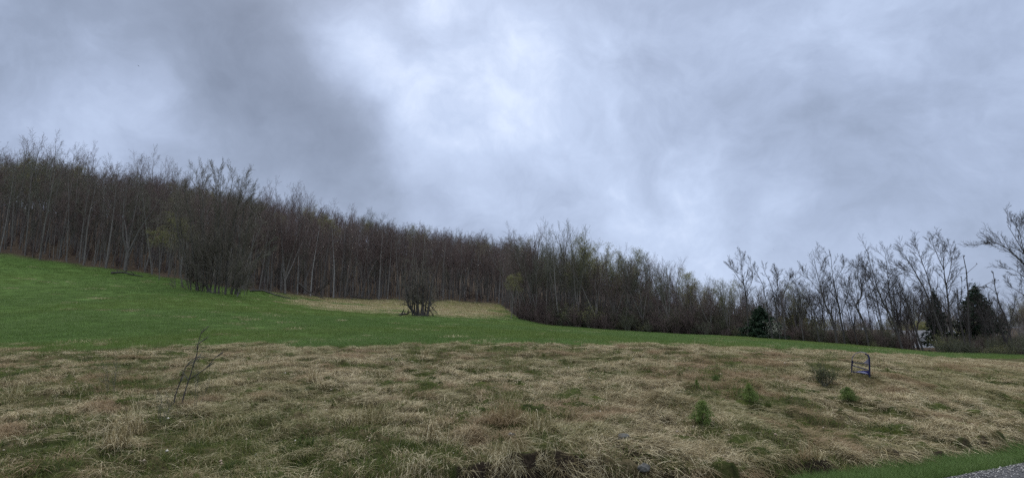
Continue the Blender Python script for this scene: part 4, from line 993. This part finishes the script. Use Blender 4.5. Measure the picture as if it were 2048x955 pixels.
bar('hoop', [(1703, 722), (1705, 713), (1711, 706), (1721, 703), (1730, 705), (1736, 709)], .010, GREYP)
def panel(name, pts, m, th=.008, parent=None, front=0.0):
    W_ = [sp_(px, py, -front) for px, py in pts]; n = len(W_); v = [q for q in W_] + [q + np.array([0, th, 0]) for q in W_]
    return pyd(name, v, [tuple(range(n))[::-1], tuple(range(n, 2 * n))] + [(i, (i + 1) % n, n + (i + 1) % n, n + i) for i in range(n)], m, parent or sgn_)
pb = panel('panel', [(1705, 742), (1738, 748), (1738, 741), (1728, 740), (1719, 741), (1711, 742)], BLUE)
panel('print', [(1712, 743), (1722, 744.3), (1730, 745.6), (1736.5, 746.6), (1731, 743.5), (1727, 742), (1718, 742)], PALE, .004, pb, .012)
panel('torn_panel', [(1727, 724.5), (1737.5, 727), (1737.5, 716), (1734.5, 718), (1732, 721.5)], GREYP)

# ------------------------------------------------------------------ small plants on the bank
def small_spruce(px, py, hpx, wr_, label, seed, mat_=NEEDLEB):
    b0 = ground_at(px, py); h = hpx / F * b0[1]
    spruce('spruce_seedling', px, 0, b0[1], h * wr_, label, 'young spruces on the bank', mat_, 34, h * .17, asp=.12, pw=.5, dens=40 / h * .12, seed=seed, base=b0, h=h, droop=-.55, bare=.05)
small_spruce(1406, 852, 45, .56, 'largest bright green spruce seedling, nearest the road', 1)
small_spruce(1500, 804, 33, .52, 'pointed spruce seedling between the largest one and the sign', 2)
small_spruce(1697, 801, 26, .75, 'squat round spruce seedling below the sign', 3)
small_spruce(1432, 768, 15, .7, 'tiny spruce seedling highest up the bank', 4)
small_spruce(1394, 776, 16, .3, 'thin faint spruce seedling above the largest one', 5)
def stems_plant(name, px, py, hpx, n, spread, label, cm, seed, group=None, leaf=None, nleaf=0, lsize=.02, r=.004):
    x, y, z = ground_at(px, py); h = hpx / F * y; R = np.random.default_rng(8000 + seed); S, T = [], []
    P = PT(nseg=[5, 3, 2], n=[5, 3], start=[.25, .2], ratio=[.4, .5], ang=[(15, 40), (20, 45)], up=[.04, .06, .03], wob=[.06, .1, .14], tip=[.4, .5, .6], shape=[lambda t: 1.1 - .5 * t] * 2, rr=[.65, .7], rmin=.0018)
    for k in range(n):
        th = R.uniform(0, 6.28); q = R.uniform(.05, spread); branch(S, T, np.array([math.cos(th), math.sin(th), 0]) * h * .08, np.array([math.cos(th) * q, math.sin(th) * q, 1]), h * R.uniform(.6, 1.1), r, 0, P, R)
    o = thing(name, (x, y, z - .02), label, 'shrub', group); A, B = split(S, 0); va, qa = tubes(A); link('stem', mesh_np('stem', va, qa, cm, True), o); vb, qb = tubes(B); link('twig', mesh_np('twig', vb, qb, cm, True), o)
    if nleaf:
        tp = np.array(T); k = R.integers(0, len(tp), nleaf); vl, ql = cards(tp[k] + R.normal(size=(nleaf, 3)) * .02, None, lsize, R); link('leaves', mesh_np('leaves', vl, ql, leaf), o)
    return o
stems_plant('low_shrub', 1650, 775, 36, 30, 1.3, 'low spreading olive shrub left of the sign', TWIGG, 1, leaf=OLIVE, nleaf=1100, lsize=.03)
stems_plant('bank_shrub', 393, 812, 75, 3, .3, 'yellowish thin-stemmed shrub right of the dark sapling', TWIGG, 2, leaf=BUD, nleaf=160, lsize=.015)
stems_plant('bank_shrub', 325, 850, 55, 5, .4, 'grey twiggy shrub at the foot of the dark sapling', TWIGG, 3)
stems_plant('bank_shrub', 222, 790, 60, 4, .3, 'faint olive sprig left of the stalky tussock', TWIGG, 4, leaf=OLIVE, nleaf=80, lsize=.015)
# dark sapling, stem by stem
sb = ground_at(363, 816)
PS = PT(nseg=[4, 3], n=[3], start=[.2], ratio=[.5], ang=[(20, 45)], up=[.05, .03], wob=[.08, .14], tip=[.4, .5], shape=[lambda t: 1.1 - .5 * t], rr=[.6], rmin=.0016)
skel('sapling', [([(363, 816), (369, 787), (378, 758), (388, 728), (394, 706), (397, 686), (403, 660)], .015, .005, 5, .17), ([(378, 758), (395, 747), (412, 735), (430, 715), (447, 702)], .011, .005, 3, .12),
                 ([(347, 822), (350, 795), (358, 770), (372, 733), (385, 718), (398, 712)], .014, .005, 3, .15), ([(360, 808), (368, 820), (374, 834)], .005, .003, 1, .1)],
     sb[1], 'slender dark bare sapling forking on the near bank', base=sb, tm=BARKD, cm=TWIGG, P=PS, seed=60, dj=.05)
# tussocks with upright stalks
def tussock(px, py, hpx, n, label, seed, lay=.45, spread=3, w=.008, rad=.12):
    x, y, z = ground_at(px, py); h = hpx / F * y; R = np.random.default_rng(9000 + seed); v1, q1, c1 = blades(n, rad, h, h * .8, lay, spread, w, R, 5)
    v2, q2, c2 = blades(n * 2, rad * 1.3, h * .35, h * .8, .95, spread, w, R, 5)
    o = link('grass_tussock', mesh_np('grass_tussock', np.concatenate([v1, v2]), np.concatenate([q1, q2 + len(v1)]), STRAW, False, dict(c=np.concatenate([c1, c2]))), loc=(x, y, z)); tag(o, label, 'grass tussock', 'tussocks of tall dead grass')
tussock(265, 868, 70, 60, 'tall straw tussock with upright stalks at lower left', 1)
tussock(232, 905, 45, 120, 'wide drooping straw mound below the stalky tussock', 2, .6)
tussock(850, 725, 30, 70, 'yellowish upright tussock near the top of the bank', 3)
tussock(1010, 855, 55, 170, 'brown shaggy tussock in the middle of the bank', 4, .5, rad=.25)
tussock(740, 858, 45, 150, 'reddish-brown collapsed tussock left of the middle', 5, .8, spread=.8, rad=.25)
tussock(1080, 860, 40, 110, 'second brown tussock touching the shaggy middle one', 6, .6, rad=.2)
tussock(625, 765, 34, 80, 'pinkish-brown tussock below the green field on the left', 7)
tussock(515, 712, 20, 200, 'pinkish mound of dead grass at the field boundary', 8, .9, rad=.4)
tussock(30, 800, 45, 60, 'thin stalky tussock near the left edge', 9)
tussock(1040, 735, 22, 30, 'small brown stalks in the upper middle of the bank', 10)
tussock(855, 890, 40, 45, 'pale fallen stalks over a green patch', 11, .9, .8)
tussock(1625, 945, 40, 50, 'straw stalks standing at the verge corner', 12)
tussock(410, 880, 36, 90, 'grey mound of dead grass right of the dark sapling', 13, .8, rad=.22)
# rocks
RK, b = mat('grey_rock'); f_ = noise(posn(), 14, 6, .7); L(rampn(f_, [(.3, (.05, .048, .042)), (.7, (.17, .165, .15))]), b.inputs['Base Color']); b.inputs['Roughness'].default_value = .9; bump(b, f_, .8, .03)
import bmesh
def rock(px, py, wpx, hpx, label, seed):
    x, y, z = ground_at(px, py); w = wpx / F * y / 2; hh = hpx / F * y; bm = bmesh.new(); bmesh.ops.create_icosphere(bm, subdivisions=4, radius=1)
    for v_ in bm.verts:
        n0 = v_.co.copy(); k = 1 + .35 * (float(fbm(np.array([n0.x * 1.7 + seed]), np.array([n0.y * 1.7 + n0.z * 2.1]), seed)[0]) - .5) * 2
        v_.co = Vector((n0.x * w * k, n0.y * w * .7 * k, max(n0.z, -.6) * hh * .75 * k))
    me = bpy.data.meshes.new('rock'); bm.to_mesh(me); bm.free(); me.materials.append(RK)
    for p_ in me.polygons: p_.use_smooth = True
    tag(link('rock', me, loc=(x, y, z + hh * .25)), label, 'rock', 'grey rocks in the eroded bank')
rock(1249, 884, 26, 11, 'grey rock at the top of the eroded gash', 3)
rock(1288, 944, 22, 12, 'flat grey rock below the eroded gash', 8)
rock(1022, 878, 16, 6, 'small half-buried grey rock left of the gash', 14)

# ------------------------------------------------------------------ birds
BLK, b = mat('dark_feather'); L(mixc(noise(posn(), 30), (.01, .01, .012), (.03, .03, .034)), b.inputs['Base Color'])
def bird(px, py, d, s_, label, rz, roll):
    w = wpt(px, py, d); bm = bmesh.new(); bmesh.ops.create_uvsphere(bm, u_segments=12, v_segments=8, radius=1)
    for v_ in bm.verts:
        t = v_.co.y; k = .22 * (1 - .5 * abs(t) ** 2); v_.co = Vector((v_.co.x * k * s_, t * .62 * s_, v_.co.z * k * s_ + (.05 * s_ if t > .5 else 0)))
    me = bpy.data.meshes.new('bird'); bm.to_mesh(me); bm.free(); me.materials.append(BLK)
    o = link('bird', me, loc=tuple(w)); o.rotation_euler = (0, roll, rz); tag(o, label, 'bird')
    for sg in (-1, 1):
        v = [(sg * .1, .25, .05), (sg * .6, .30, .22), (sg * 1.25, .0, .12), (sg * .6, -.05, .18), (sg * .1, -.25, .04)]; v = [tuple(q * s_ for q in p) for p in v]
        v += [(a, b_, c_ - .03 * s_) for a, b_, c_ in v]; pyd('wing', v, [(0, 1, 2, 3, 4), (9, 8, 7, 6, 5)] + [(i, (i + 1) % 5, 5 + (i + 1) % 5, 5 + i) for i in range(5)], BLK, o)
    v = [(-.06, -.5, 0), (.06, -.5, 0), (.16, -.95, .02), (-.16, -.95, .02)]; v = [tuple(q * s_ for q in p) for p in v]; v += [(a, b_, c_ - .02 * s_) for a, b_, c_ in v]
    pyd('tail', v, [(0, 1, 2, 3), (7, 6, 5, 4)] + [(i, (i + 1) % 4, 4 + (i + 1) % 4, 4 + i) for i in range(4)], BLK, o)
bird(277, 132, 60, .13, 'dark bird flying high in the upper left sky', .6, .5)
bird(1547, 498, 90, .10, 'tiny dark bird low in the sky above the evergreen', -.4, .3)
